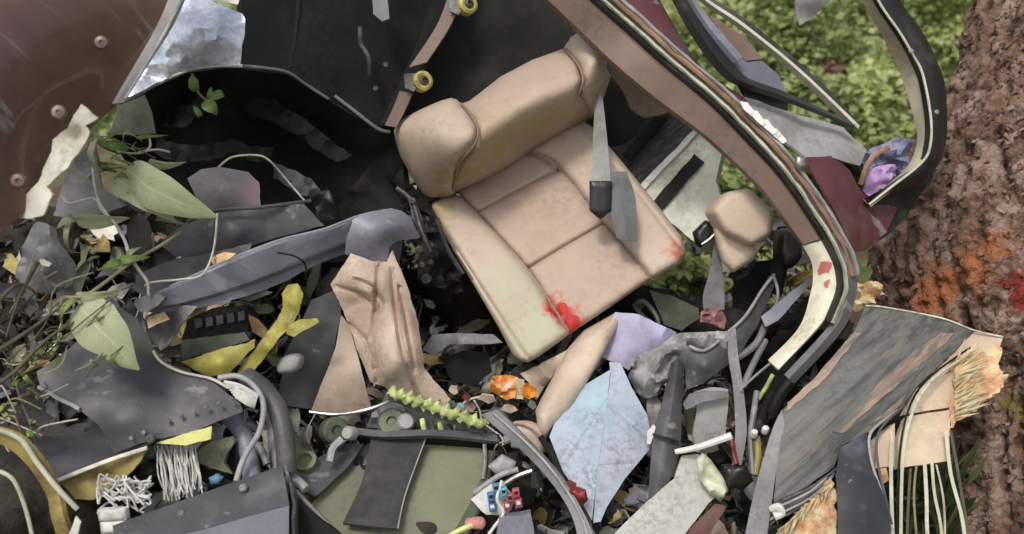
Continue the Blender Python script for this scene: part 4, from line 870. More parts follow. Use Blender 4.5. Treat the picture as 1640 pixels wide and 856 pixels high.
t = T('gray_sill_bar', 'bent grey sill bar slanting from the lime strip to the bottom', 'bar')
loft('face', [[(770, 664, 2.2), (836, 722, 2.16), (882, 772, 2.12), (914, 822, 2.08), (930, 880, 2.04)], [(796, 656, 2.19), (856, 716, 2.15), (902, 768, 2.11), (938, 828, 2.07), (958, 880, 2.03)]], m_gray, th=.012, cr=.004, parent=t)
tube('edge', [(790, 662, 2.185), (850, 716, 2.145), (892, 764, 2.105), (926, 818, 2.065), (946, 872, 2.03)], .003, m_lgray, parent=t)
tube('black_tube', [(866, 700, 2.2), (884, 730, 2.17), (896, 756, 2.15), (912, 790, 2.13)], .007, m_black, label='thin black tube beside the blue paper', cat='tube')
sheet('red_disc', [(904, 790), (920, 780), (938, 784), (942, 800), (930, 816), (914, 812)], m_redp, d=2.10, block=.008, res=4, puff=.006, pw=5, cr=.012, crf=26, ridge=1, label='dark red crumpled disc at the edge of the blue paper', cat='disc')
sheet('red_tag', [(896, 776), (912, 770), (924, 776), (918, 788), (904, 792)], m_redp, d=2.11, th=.004, res=4, label='small red tag beside the dark red crumpled disc', cat='tag')

t = T('folded_paper', 'large pale blue folded paper sheet in the bottom centre', 'paper')
sheet('leaf', [(976, 580, 2.36), (994, 582, 2.36), (1012, 622, 2.33), (1036, 664, 2.30), (1042, 690, 2.285), (1042, 718, 2.26), (1000, 768, 2.20), (972, 812, 2.15), (962, 836, 2.13), (950, 838, 2.13), (956, 760, 2.18), (968, 680, 2.25), (978, 600, 2.34)], m_paper, inner=[(1005, 690, 2.25), (990, 730, 2.215)], th=.002, res=7, jag=0, grooves=[[(975, 650), (1038, 700)], [(962, 745), (1020, 742)]], gd=.004, gw=2.5, cr=.006, crf=9, parent=t)
sheet('leaf', [(978, 592, 2.345), (968, 680, 2.252), (956, 760, 2.182), (948, 834, 2.132), (930, 800, 2.15), (900, 752, 2.19), (880, 700, 2.24), (890, 672, 2.27), (938, 616, 2.33)], m_paper, inner=[(925, 710, 2.20)], th=.002, res=7, jag=0, grooves=[[(890, 690), (935, 730), (955, 800)], [(905, 745), (972, 640)]], gd=.004, gw=2.5, cr=.006, crf=9, parent=t)
sheet('lavender_cloth', [(985, 500), (1024, 504), (1084, 534), (1070, 556), (1024, 568), (1008, 594), (990, 584), (962, 572)], m_lavl, d=2.42, inner=[(1030, 535, 2.40)], th=.004, res=10, cr=.016, crf=9, ridge=1, label='smooth lavender cloth beside the front of the seat', cat='cloth')
sheet('gray_cloth', [(1066, 552), (1092, 534), (1162, 529), (1168, 556), (1133, 563), (1090, 572), (1076, 590), (1066, 618), (1052, 632), (1028, 638), (1008, 606), (1016, 572)], m_cloth, d=2.36, inner=[(1060, 590, 2.31), (1110, 550, 2.33)], th=.006, res=7, cr=.05, crf=13, ridge=1, label='crumpled pale grey cloth between lavender cloth and belts', cat='cloth')
sheet('cloth_tail', [(1036, 636), (1052, 634), (1062, 650), (1046, 690), (1038, 680)], m_cloth, d=2.36, th=.004, res=7, cr=.02, crf=14, label='tail of grey cloth hanging beside the blue paper', cat='cloth')

sheet('black_tray', [(706, 574), (740, 562), (782, 566), (788, 596), (756, 618), (724, 612)], m_black, d=2.50, th=.02, res=9, cr=.006, label='black tray under the seat cushion', cat='tray')
sheet('gray_bracket', [(676, 560), (694, 536), (740, 534), (790, 536), (806, 548), (780, 552), (720, 552), (696, 568)], m_gray, d=2.45, inner=[(740, 540, 2.42)], th=.008, res=8, cr=.01, label='bent grey bracket above the black tray', cat='bracket')
t = T('orange_wrapper', 'torn orange food wrapper under the seat front', 'wrapper')
sheet('wrapper', [(788, 602), (810, 600), (830, 604), (826, 636), (810, 640), (784, 626)], m_orange, d=2.38, inner=[(806, 620, 2.35)], th=.003, res=6, cr=.02, crf=22, ridge=1, parent=t)
sheet('wrapper_end', [(838, 612), (858, 622), (860, 634), (846, 640), (836, 634)], m_orange, d=2.37, th=.003, res=5, cr=.015, crf=24, ridge=1, parent=t)
sheet('pale_band', [(826, 604), (840, 608), (838, 640), (824, 640)], m_cream, d=2.372, th=.003, res=5, cr=.008, crf=20, parent=t)
for (x, y, w, h, mt_, lb) in ((780, 640, 30, 12, m_skin, 'beige scrap beside the orange wrapper'), (746, 638, 14, 8, m_redp, 'red scrap near the lime green strip'), (815, 656, 26, 10, m_leac, 'brown beige scrap below the orange wrapper'),
                              (852, 650, 14, 12, m_oliveg, 'dark green scrap below the orange wrapper'), (726, 626, 16, 12, m_leac, 'small beige scrap beside the leather cover'), (738, 650, 12, 8, m_teal, 'teal scrap on the lime green strip'), (722, 648, 14, 10, m_grayd, 'dark scrap on the lime green strip')):
    sheet('scrap', [(x - w / 2, y), (x - w / 4, y - h * .7), (x + w * .35, y - h * .5), (x + w / 2, y + h * .2), (x + w * .1, y + h * .6)], mt_, d=2.30 if x < 770 else 2.33, th=.006, res=4, cr=.012, crf=24, label=lb, cat='scrap')
tube('brown_cord', [(806, 690, 2.25), (826, 680, 2.24), (850, 686, 2.22), (868, 704, 2.21), (874, 716, 2.2)], .0028, m_seam, n=6, label='thin brown cord over the rounded beige pad', cat='cord')

t = T('connector_plate', 'white connector plate with blue and pink plugs by the box', 'connector')
sheet('plate', [(754, 800), (786, 776), (806, 776), (826, 800), (812, 826), (778, 824)], m_white, d=2.08, th=.008, res=9, cr=.004, parent=t)
for (x, y, m_, h) in ((786, 798, m_blue, .02), (794, 784, m_blue, .022), (788, 814, m_blue, .014), (806, 790, m_teal, .02), (816, 800, m_pink, .018), (826, 792, m_pink, .02), (830, 808, m_pink, .016), (812, 812, m_pink, .014)):
    sheet('plug', [(x - 6, y - 7), (x + 5, y - 9), (x + 7, y + 5), (x - 4, y + 7)], m_, d=2.075 - h, block=.016, res=4, puff=.003, pw=3, parent=t)
    sheet('key', [(x - 3, y - 4), (x + 3, y - 5), (x + 4, y), (x - 2, y + 1)], m_black if h > .017 else m_wire, d=2.071 - h, block=.003, res=3, parent=t)
tube('loop', [(804, 770, 2.06), (796, 800, 2.05), (806, 822, 2.05), (790, 846, 2.04), (776, 866, 2.03)], .0035, m_wire, parent=t)
t = T('latch_bar', 'silver latch with crossing bars above the connector plate', 'latch')
tube('bar', [(760, 790, 2.12), (800, 762, 2.11), (830, 752, 2.11)], .006, m_lgray, parent=t)
tube('bar', [(786, 790, 2.11), (826, 764, 2.10), (852, 754, 2.1)], .005, m_metal, parent=t)
sheet('block', [(782, 748), (804, 730), (826, 742), (822, 756), (796, 762)], m_lgray, d=2.14, block=.02, res=6, puff=.006, pw=6, parent=t)
sheet('dark_module', [(800, 830), (850, 822), (858, 870), (790, 880)], m_lav, d=2.04, th=.03, res=10, label='bluish grey module at the bottom beside the connector plate', cat='module')
turned('pink_plug', P(762, 838, 2.04), RIGHT + UP * .1 - FWD * .4, [(.010, -.02), (.013, 0), (.013, .014), (.006, .02)], M('salmon_plug', (.55, .24, .20), .5), 14, label='salmon pink plug near the bottom of the olive box', cat='plug')
tube('yellow_cable', [(716, 862, 2.03), (736, 850, 2.03), (760, 840, 2.035)], .006, m_yelp, label='short pale yellow cable leading to the salmon plug', cat='cable')

# ================================================================ RIGHT: DOOR FRAME, CONSOLE, WINDOW FRAME, TORN SKIN
Lft = [(800, -70, 2.44), (872, 0, 2.42), (922, 48, 2.41), (985, 108, 2.38), (1056, 166, 2.36), (1120, 212, 2.33), (1156, 244, 2.31), (1217, 302, 2.28), (1262, 362, 2.25), (1284, 392, 2.23)]
Bnd = [(868, -70, 2.40), (943, 0, 2.38), (1011, 60, 2.37), (1058, 103, 2.345), (1138, 170, 2.31), (1197, 230, 2.28), (1235, 270, 2.26), (1262, 304, 2.24), (1290, 345, 2.22), (1314, 383, 2.205)]
Lo2 = [(1285, 394, 2.23), (1299, 418, 2.225), (1302, 442, 2.22), (1299, 466, 2.215), (1280, 524, 2.20), (1230, 577, 2.18)]
Bo2 = [(1315, 386, 2.204), (1333, 420, 2.195), (1339, 448, 2.19), (1337, 470, 2.185), (1320, 512, 2.17), (1247, 592, 2.15)]
def off(pts, n_, dd=0):
    p = np.array(pts, float); tg = np.gradient(p[:, :2], axis=0); tg /= np.linalg.norm(tg, axis=1, keepdims=True)
    nn = np.stack([tg[:, 1], -tg[:, 0]], 1)
    return [(x + a * n_, y + b * n_, d_ + dd) for (x, y, d_), (a, b) in zip(p, nn)]
full = Bnd + Bo2[1:]
t = T('door_frame', 'tan trimmed door frame sweeping down past the beige seat', 'door frame')
loft('trim', [off(Lft, -3, .05), Lft, lerp(Lft, Bnd, .08, -.010), lerp(Lft, Bnd, .92, -.012), Bnd], m_tan, th=.01, n=5, samples=50, parent=t)
o_ = loft('lower_trim', [Lo2, lerp(Lo2, Bo2, .5, -.008), Bo2], m_tanl, th=.012, n=6, cross=2, parent=t, label='pale cream broken lower end of the trim')
g = full[:-1]
loft('gasket', [off(g, 0, -.002), off(g, 6, -.016), off(g, 12, -.004)], m_blackg, th=.008, n=5, parent=t)
loft('bead', [off(g, 12, -.006), off(g, 15, -.014), off(g, 19, -.004)], m_fib, th=.006, n=9, cr=.006, crf=26, parent=t)
loft('gasket', [off(g, 19, .004), off(g, 24, .002)], m_blackg, th=.01, n=5, parent=t)
up_ = full[:12]
loft('paint_edge', [off(up_, 24, -.004), off(up_, 28, -.01), off(up_, 31, -.002)], m_orst, th=.006, n=9, cr=.007, crf=30, parent=t)
loft('silver_edge', [off(up_, 31, -.003), off(up_, 34, -.012), off(up_, 38, 0)], m_lgray, th=.006, n=9, cr=.008, crf=26, parent=t)
lo_ = full[9:15]
loft('flange', [off(lo_, 12, .01), off(lo_, 22, -.004), off(lo_, 34, .02)], m_gray, th=.006, n=6, parent=t)
c_ = sheet('clip', [(1276, 250), (1292, 252), (1294, 268), (1280, 272), (1274, 262)], m_metal, d=2.225, block=.012, res=4, puff=.004, pw=4, parent=t)
for (x, y) in ((1200, 176), (1232, 204), (1248, 218), (1215, 190)):
    sheet('paint_chip', [(x - 14, y - 14), (x - 2, y - 12), (x + 12, y + 8), (x + 6, y + 12), (x - 8, y)], m_white, d=2.26, th=.003, res=5, cr=.005, crf=30, parent=t)

# burgundy roof skin beyond the frame
t = T('fuselage_section', 'burgundy and grey fuselage roof skin beyond the door frame', 'fuselage')
sheet('burgundy_skin', [off(full, 38)[i][:2] + (off(full, 38)[i][2] + .02,) for i in (0, 1, 2, 3, 4, 5)] + [(1196, 160, 2.34), (1130, 118, 2.40), (1090, 60, 2.43), (1050, -10, 2.45), (1030, -90, 2.47)], m_burg2, th=.006, res=14, cr=.004, parent=t)
sheet('gray_skin', [(1180, 150, 2.36), (1260, 178, 2.38), (1350, 204, 2.42), (1388, 240, 2.42), (1378, 266, 2.40), (1330, 252, 2.34), (1290, 252, 2.29), (1240, 212, 2.29), (1200, 178, 2.31)], m_lgray, inner=[(1290, 215, 2.36)], th=.006, res=13, cr=.012, parent=t)
sheet('burgundy_lobe', [(1288, 254, 2.25), (1330, 250, 2.29), (1362, 272, 2.33), (1382, 310, 2.36), (1396, 328, 2.38), (1440, 330, 2.42), (1420, 372, 2.40), (1386, 402, 2.34), (1366, 404, 2.28), (1345, 352, 2.24), (1315, 298, 2.23)], m_burg2, inner=[(1345, 300, 2.26), (1375, 360, 2.30)], th=.006, res=11, sm=1, cr=.008, parent=t)
loft('wiper_bar', [[(1046, -70, 2.36), (1076, 0, 2.35), (1110, 62, 2.33), (1150, 116, 2.31), (1182, 138, 2.31), (1259, 164, 2.33), (1366, 206, 2.38)], [(1056, -70, 2.34), (1088, 0, 2.33), (1122, 58, 2.31), (1164, 112, 2.29), (1190, 132, 2.29), (1262, 157, 2.31), (1368, 202, 2.36)], [(1068, -70, 2.36), (1100, 0, 2.35), (1134, 52, 2.33), (1176, 104, 2.31), (1200, 126, 2.31), (1264, 150, 2.33), (1370, 200, 2.38)]], m_blackg, th=.01, parent=t)
loft('gray_band', [[(1062, -70, 2.38), (1092, 0, 2.37), (1124, 56, 2.35), (1166, 108, 2.33)], [(1080, -70, 2.35), (1108, 0, 2.34), (1142, 52, 2.32), (1182, 98, 2.30)], [(1086, -70, 2.36), (1116, 0, 2.35), (1150, 46, 2.33), (1190, 92, 2.32)]], m_lav, th=.006, parent=t)
sheet('gray_gusset', [(1150, 40, 2.38), (1178, 86, 2.36), (1196, 100, 2.36), (1220, 96, 2.38), (1246, 120, 2.40), (1262, 152, 2.40), (1220, 142, 2.36), (1184, 112, 2.34), (1160, 76, 2.35)], m_lav, th=.005, res=9, cr=.01, parent=t)
sheet('brown_lining', [(1134, 24, 2.42), (1150, 32, 2.42), (1196, 62, 2.42), (1222, 94, 2.40), (1196, 98, 2.385), (1172, 78, 2.385), (1150, 46, 2.40)], m_tan, th=.005, res=8, parent=t)
loft('outer_rail', [[(1084, -70, 2.46), (1112, -6, 2.45), (1178, 42, 2.44), (1242, 94, 2.44), (1290, 136, 2.44), (1334, 178, 2.44), (1370, 208, 2.44)], [(1092, -70, 2.44), (1120, -8, 2.43), (1184, 38, 2.42), (1248, 88, 2.42), (1296, 130, 2.42), (1340, 172, 2.42), (1374, 206, 2.42)]], m_fib, th=.008, parent=t)
loft('outer_gasket', [[(1092, -72, 2.45), (1122, -12, 2.44), (1186, 34, 2.43), (1250, 84, 2.43), (1298, 126, 2.43), (1342, 169, 2.43), (1376, 204, 2.43)], [(1098, -72, 2.45), (1128, -14, 2.44), (1191, 29, 2.43), (1255, 79, 2.43), (1303, 121, 2.43), (1347, 164, 2.43), (1379, 202, 2.43)]], m_blackg, th=.008, parent=t)
sheet('dark_gap', [(1180, 128, 2.42), (1260, 150, 2.44), (1262, 176, 2.42), (1200, 170, 2.37)], m_black, th=.006, res=12, parent=t)
bolt('screw', 1178, 94, 2.325, .008, m_dmetal, t)

t = T('window_surround', 'curved black and tan window frame resting against the tree', 'window frame')
outr = [(1412, -70, 2.42), (1441, 0, 2.42), (1478, 52, 2.42), (1498, 92, 2.42), (1514, 140, 2.41), (1516, 222, 2.39), (1498, 272, 2.38), (1456, 304, 2.37), (1390, 332, 2.36)]
midr = [(1378, -70, 2.38), (1406, 0, 2.38), (1441, 52, 2.38), (1462, 88, 2.38), (1478, 120, 2.37), (1491, 190, 2.35), (1489, 238, 2.34), (1473, 264, 2.34), (1430, 298, 2.33), (1392, 328, 2.33)]
innr = [(1350, -70, 2.46), (1380, 0, 2.46), (1417, 66, 2.46), (1440, 114, 2.45), (1460, 176, 2.43), (1469, 224, 2.42), (1455, 264, 2.41), (1424, 294, 2.40), (1390, 324, 2.39)]
loft('rubber', [midr, lerp(resample(midr, 9), outr, .5, -.012), outr], m_blackg, th=.02, cross=2, parent=t)
loft('trim', [innr, lerp(resample(innr, 9), resample(midr, 9), .55, .004), [(x - 1, y, d_ + .004) for x, y, d_ in midr]], M('tan_cream_trim', (.42, .33, .25), .5, var=.15, c2=(.52, .49, .38), mixs=4, mixc=.5, bump=.15), th=.008, cross=2, parent=t)
tube('bead', [(x, y, d_ - .006) for x, y, d_ in midr], .0032, m_fib, n=6, parent=t)
sheet('sill', [(1376, 400, 2.40), (1392, 330, 2.40), (1455, 304, 2.41), (1500, 272, 2.43), (1450, 350, 2.43), (1420, 380, 2.42)], m_blackg, th=.02, res=10, cr=.01, parent=t)
for (x, y) in ((1459, 82), (1421, 314), (1497, 232), (1500, 180)): bolt('screw', x, y, 2.36, .006, m_metal, t)
sheet('violet_cloth', [(1386, 276), (1406, 266), (1430, 264), (1437, 282), (1420, 304), (1396, 318), (1384, 304)], m_violet, d=2.52, inner=[(1410, 288, 2.50)], th=.006, res=5, cr=.022, crf=20, ridge=1, label='bright violet cloth caught in the corner of the window frame', cat='cloth')
sheet('blue_bundle', [(1376, 250), (1396, 238), (1420, 228), (1448, 222), (1466, 224), (1454, 268), (1440, 284), (1428, 262), (1404, 264), (1386, 276)], m_bluec, d=2.56, inner=[(1430, 245, 2.5)], th=.02, res=7, cr=.04, crf=14, ridge=1, label='blue grey cloth bundle behind the violet cloth', cat='cloth')
tube('orange_strap', [(1378, 296, 2.5), (1388, 268, 2.49), (1402, 248, 2.49), (1424, 236, 2.5)], .007, m_orst, flat=.4, label='thin orange brown strap over the blue bundle', cat='strap')
sheet('hanging_shard', [(1268, -60), (1340, -60), (1328, 4), (1312, 18), (1300, 30), (1280, 41), (1274, 20)], m_lgray, d=2.5, inner=[(1300, 0, 2.46)], th=.005, res=9, cr=.01, label='pale grey pointed shard hanging from the top edge', cat='shard')

# console and headrest
t = T('console', 'pale plastic console with a black slot behind the seat belt', 'console')
sheet('panel', [(1031, 304, 2.66), (1118, 214, 2.62), (1158, 240, 2.58), (1146, 290, 2.58), (1166, 362, 2.54), (1150, 386, 2.53), (1124, 398, 2.54), (1064, 348, 2.62)], m_creambox, th=.03, res=11, parent=t)
sheet('slot', [(1046, 322, 2.622), (1112, 247, 2.596), (1127, 259, 2.588), (1060, 337, 2.618)], m_black, th=.012, res=9, parent=t)
sheet('divider', [(1022, 300, 2.655), (1112, 207, 2.612), (1118, 213, 2.607), (1029, 306, 2.648)], m_white, th=.03, res=9, parent=t)
b_ = sheet('buckle', [(1112, 372), (1131, 353), (1156, 364), (1150, 378), (1124, 396), (1116, 388)], m_blackg, d=2.505, block=.03, res=5, puff=.008, pw=5, parent=t)
tube('latch', [(1124, 392, 2.485), (1136, 384, 2.482), (1150, 370, 2.48)], .004, m_metal, sub=1, parent=b_)
sheet('carpet_panel', [(976, 236, 2.74), (1000, 232, 2.72), (1078, 172, 2.68), (1116, 206, 2.65), (1026, 300, 2.69), (1000, 268, 2.72)], m_carpet, d=2.7, th=.01, res=12, cr=.006, label='charcoal carpet panel between seat belt and pale console', cat='carpet')
sheet('black_bar', [(998, 246), (1056, 178), (1070, 190), (1012, 258)], m_black, d=2.655, block=.03, res=8, puff=.008, pw=6, label='black padded bar on the charcoal carpet panel', cat='bar')
sheet('tan_gusset', [(973, 112), (984, 104), (1039, 136), (1080, 176), (1056, 184), (1031, 188), (1012, 176), (996, 144)], m_tan, d=2.56, th=.01, res=10, cr=.008, label='tan gusset behind the door frame above the carpet panel', cat='gusset')
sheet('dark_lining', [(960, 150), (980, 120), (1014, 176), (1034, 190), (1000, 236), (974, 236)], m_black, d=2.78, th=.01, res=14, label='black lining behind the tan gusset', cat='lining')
m_padl = M('pale_headrest_leather', (.52, .41, .315), .6, var=.06, bump=.15, dirt=.1)
t = T('headrest', 'loose beige headrest pad beside the pale console', 'headrest')
sheet('pad', [(1141, 340), (1143, 332), (1160, 312), (1168, 307), (1196, 302), (1204, 305), (1236, 336), (1241, 348), (1236, 372), (1230, 380), (1206, 393), (1198, 392), (1162, 374), (1154, 364)], m_padl, d=2.38, inner=[(1190, 345, 2.375)], block=.09, res=5, puff=.022, pw=11, parent=t)
sheet('back_shell', [(1146, 366), (1160, 372), (1204, 392), (1224, 386), (1206, 416), (1176, 436), (1160, 420), (1152, 396)], m_skin, d=2.42, block=.03, res=7, puff=.012, pw=10, parent=t)

# belts, arms and plates right of the paper
t = T('buckle_strap', 'narrow grey belt tail hanging from the console buckle with a frayed red end', 'seat belt')
loft('strap', [[(1146, 384, 2.50), (1135, 440, 2.47), (1126, 472, 2.45), (1128, 500, 2.44)], [(1153, 384, 2.50), (1158, 440, 2.47), (1160, 470, 2.45), (1160, 496, 2.44)]], m_beltg, th=.004, cr=.006, crf=14, parent=t)
sheet('frayed_end', [(1122, 500), (1132, 494), (1158, 496), (1164, 514), (1160, 526), (1142, 518), (1124, 516)], M('stained_fringe', (.26, .12, .12), .8, var=.4, vs=40), d=2.435, th=.006, res=5, cr=.016, crf=26, ridge=1, parent=t)
sheet('gray_hatch', [(1040, 466), (1076, 474), (1118, 494), (1120, 510), (1092, 530), (1064, 520), (1052, 492)], m_oliveg, d=2.56, th=.012, res=9, cr=.006, label='grey green hatch plate behind the lavender cloth', cat='plate')
t = T('ring_bracket', 'dark oval ring bracket beside the grey green hatch plate', 'bracket')
tube('ring', [(1016, 492, 2.56), (1028, 482, 2.55), (1044, 496, 2.55), (1054, 514, 2.54), (1050, 522, 2.54), (1032, 510, 2.55), (1016, 492, 2.56)], .007, m_grayd, parent=t)
sheet('web', [(1012, 490), (1022, 482), (1034, 490), (1022, 500)], m_oliveg, d=2.57, th=.008, res=5, parent=t)
sheet('bent_arm', [(1076, 582, 2.36), (1103, 556, 2.34), (1130, 562, 2.33), (1167, 532, 2.36), (1194, 507, 2.40), (1219, 468, 2.45), (1238, 440, 2.5), (1244, 450, 2.5), (1212, 523, 2.41), (1180, 572, 2.36), (1130, 612, 2.33), (1100, 624, 2.33), (1097, 592, 2.34)], m_grayd, inner=[(1130, 586, 2.30), (1190, 540, 2.36)], th=.012, res=8, cr=.008, label='wide bent dark grey arm crossing the belts', cat='arm')
tube('arm_edge', [(1104, 555, 2.325), (1130, 561, 2.32), (1168, 531, 2.345), (1195, 505, 2.385), (1220, 466, 2.44), (1240, 440, 2.49)], .004, m_lgray, label='thin light edge strip on the bent arm', cat='strip')
t = T('lap_belt', 'wide dark grey lap belt hanging beside the blue paper', 'seat belt')
loft('strap', [[(1074, 582, 2.33), (1062, 637, 2.29), (1046, 700, 2.24), (1038, 800, 2.16)], [(1086, 576, 2.31), (1078, 637, 2.27), (1066, 708, 2.22), (1050, 800, 2.14)], [(1096, 582, 2.33), (1092, 637, 2.29), (1088, 730, 2.22), (1062, 790, 2.16)]], m_grayd, th=.005, cross=3, parent=t)
tube('stitch_bar', [(1046, 696, 2.23), (1066, 702, 2.21), (1086, 708, 2.22)], .003, m_black, parent=t)
sheet('tag', [(1036, 692), (1046, 680), (1050, 684), (1042, 712), (1036, 712)], m_white, d=2.24, th=.003, res=4, parent=t)
t = T('shoulder_belt', 'narrow grey belt dropping from the bent arm to a black buckle', 'seat belt')
loft('strap', [[(1166, 528, 2.35), (1166, 570, 2.31), (1174, 620, 2.28), (1178, 690, 2.23), (1172, 748, 2.19)], [(1178, 526, 2.35), (1182, 570, 2.31), (1190, 620, 2.28), (1196, 690, 2.23), (1186, 750, 2.19)]], m_gray, th=.005, cr=.004, parent=t)
sheet('buckle', [(1160, 748), (1196, 746), (1207, 770), (1190, 786), (1178, 782), (1160, 792)], m_blackg, d=2.18, block=.03, res=6, puff=.008, pw=7, parent=t)
tube('band', [(1172, 706, 2.21), (1176, 730, 2.195), (1180, 744, 2.185)], .006, m_redp, parent=t)
sheet('lavender_bar', [(1297, 443, 2.36), (1300, 452, 2.36), (1246, 514, 2.38), (1226, 524, 2.38), (1219, 508, 2.39), (1252, 480, 2.38)], m_lav, th=.012, res=8, label='flat lavender grey bar leading to the door frame end', cat='bar')
tube('gray_rod', [(1180, 574, 2.36), (1210, 552, 2.38), (1226, 520, 2.42)], .009, m_gray, label='grey rod below the lavender bar', cat='rod')
tube('gray_rod', [(1190, 620, 2.32), (1206, 584, 2.35), (1226, 546, 2.4)], .008, m_gray, label='lower grey rod slanting beside the narrow belt', cat='rod')
tube('thin_rod', [(1186, 624, 2.26), (1210, 602, 2.24), (1234, 582, 2.2)], .003, m_lgray, sub=1, label='thin pale rod reaching to the cream frame end', cat='rod')
t = T('dark_seat_post', 'black post and bracket standing behind the lavender bar', 'post')
tube('post', [(1262, 370, 2.55), (1250, 420, 2.53), (1240, 470, 2.52)], [.03, .022, .02], m_black, parent=t, n=12)
sheet('bracket', [(1210, 420), (1240, 416), (1254, 440), (1236, 476), (1200, 510), (1176, 500), (1180, 450), (1200, 440)], m_black, d=2.6, th=.03, res=10, cr=.012, parent=t)
sheet('cover', [(1248, 372), (1264, 366), (1282, 392), (1284, 412), (1268, 430), (1254, 426), (1244, 400)], m_blackg, d=2.5, block=.04, res=7, puff=.03, pw=14, sm=2, parent=t)
tube('cable', [(1238, 440, 2.48), (1246, 470, 2.46), (1238, 510, 2.44)], .004, m_gray, parent=t)
sheet('black_housing', [(1180, 600), (1240, 540), (1300, 470), (1306, 520), (1260, 600), (1226, 640), (1190, 650)], m_black, d=2.5, th=.02, res=14, cr=.03, crf=10, ridge=1, label='crushed black housing behind the rods', cat='housing')
sheet('gray_tray', [(1109, 630), (1140, 620), (1166, 624), (1166, 640), (1162, 700), (1113, 718), (1109, 698), (1116, 654)], m_lgray, d=2.30, th=.008, res=9, cr=.008, label='light grey tray between the wide belt and the narrow belt', cat='tray')
sheet('tray_lip', [(1104, 632), (1130, 626), (1166, 628), (1164, 636), (1126, 644), (1098, 656), (1094, 648)], m_gray, d=2.27, th=.012, res=7, cr=.006, label='grey lip along the top of the light grey tray', cat='lip')
sheet('pale_panel', [(1092, 730, 2.20), (1118, 728, 2.21), (1140, 740, 2.2), (1154, 790, 2.16), (1134, 806, 2.14), (1098, 852, 2.09), (1070, 890, 2.06), (980, 890, 2.05), (985, 852, 2.08), (1037, 802, 2.13), (1080, 766, 2.17)], m_pale, th=.01, res=11, cr=.005, label='pale grey stained panel at the bottom right of the paper', cat='panel')
tube('cream_rod', [(1082, 724, 2.19), (1120, 716, 2.17), (1172, 698, 2.15)], [.006, .0085], m_white, label='short cream rod across the grey tray', cat='rod')
sheet('white_husk', [(1114, 736), (1128, 728), (1140, 738), (1158, 764), (1166, 784), (1155, 806), (1136, 790), (1120, 766)], M('white_green_plastic', (.60, .62, .46), .5, var=.15, c2=(.42, .46, .28), mixs=12, bump=.3), d=2.13, block=.012, res=5, puff=.014, pw=12, cr=.016, crf=20, ridge=1, label='pointed whitish green husk on the pale stained panel', cat='husk')
sheet('burgundy_strip', [(1092, 890), (1099, 854), (1147, 808), (1164, 812), (1140, 850), (1120, 890)], m_burg2, d=2.10, th=.008, res=9, cr=.004, label='burgundy strip below the black buckle', cat='strip')
tube('bronze_tube', [(1212, 628, 2.28), (1206, 668, 2.24), (1202, 700, 2.22), (1206, 760, 2.18)], .007, m_gray, label='thin grey tube beside the striped skin flange', cat='tube')
for (x, y, lb) in ((1208, 694, 'white cap on the thin grey tube'), (1226, 688, 'white cap beside the striped skin flange')):
    turned('end_cap', P(x, y, 2.2), -FWD + UP, [(.008, -.01), (.009, 0), (.007, .006), (.002, .008)], m_white, 12, label=lb, cat='cap')
tube('amber_tube', [(1212, 700, 2.22), (1214, 730, 2.2), (1208, 762, 2.18)], .008, m_yelb, label='short amber tube under the white cap', cat='tube')
tube('green_stalk', [(1214, 640, 2.3), (1226, 622, 2.3), (1238, 600, 2.3)], .005, m_lime, label='short green stem beside the black housing', cat='stalk')
tube('frame_seal', [(1236, 660, 2.28), (1254, 626, 2.26), (1290, 584, 2.25), (1330, 540, 2.24), (1352, 508, 2.24)], .016, m_blackg, n=12, label='black crushed seal along the torn skin edge', cat='seal')
tube('frame_seal', [(1220, 670, 2.3), (1236, 634, 2.28), (1262, 602, 2.26), (1300, 566, 2.25)], .012, m_black, n=12, label='thinner black seal left of the crushed seal', cat='seal')

# torn striped skin with its core
SK = streakrot((1250, 690, 2.11), (1420, 545, 2.21))
m_skin2 = M('scuffed_striped_skin', (.105, .107, .102), .5, var=.42, vs=75, c2=(.16, .142, .12), mixs=60, mixc=.57, mixw=.08, bump=.5, bs=160, streak=(SK, (90, 1, 1)))
m_stripe = M('worn_tan_stripe', (.30, .215, .165), .55, var=.25, vs=75, c2=(.15, .145, .135), mixs=60, mixc=.52, mixw=.08, bump=.5, bs=160, streak=(SK, (90, 1, 1)))
t = T('fuselage_skin', 'torn grey striped fuselage skin with exposed tan core by the tree', 'fuselage skin')
SKC = [(1386, 491, 2.26), (1420, 494, 2.27), (1508, 511, 2.29), (1559, 530, 2.30), (1515, 575, 2.24), (1470, 618, 2.19), (1447, 648, 2.16), (1428, 668, 2.14), (1392, 692, 2.11), (1348, 714, 2.09), (1336, 748, 2.06), (1290, 780, 2.03), (1240, 806, 2.01), (1242, 770, 2.03), (1254, 678, 2.10), (1254, 656, 2.12), (1308, 602, 2.16), (1368, 530, 2.22), (1400, 590, 2.165), (1330, 670, 2.09), (1450, 550, 2.21), (1290, 730, 2.045)]
sheet('skin', [(1386, 491, 2.26), (1420, 494, 2.27), (1508, 511, 2.29), (1559, 530, 2.30), (1515, 575, 2.24), (1470, 618, 2.19), (1447, 648, 2.16), (1428, 668, 2.14), (1392, 692, 2.11), (1348, 714, 2.09), (1336, 748, 2.06), (1290, 780, 2.03), (1240, 806, 2.01), (1242, 770, 2.03), (1254, 678, 2.10), (1254, 656, 2.12), (1308, 602, 2.16), (1368, 530, 2.22)], m_skin2, inner=[(1400, 590, 2.165), (1330, 670, 2.09), (1450, 550, 2.21), (1290, 730, 2.045)], th=.006, res=11, parent=t)
skf = tps(SKC)
def onskin(pts): return [(x, y, float(skf(np.array([[x, y]]))[0]) - .003) for x, y in pts]
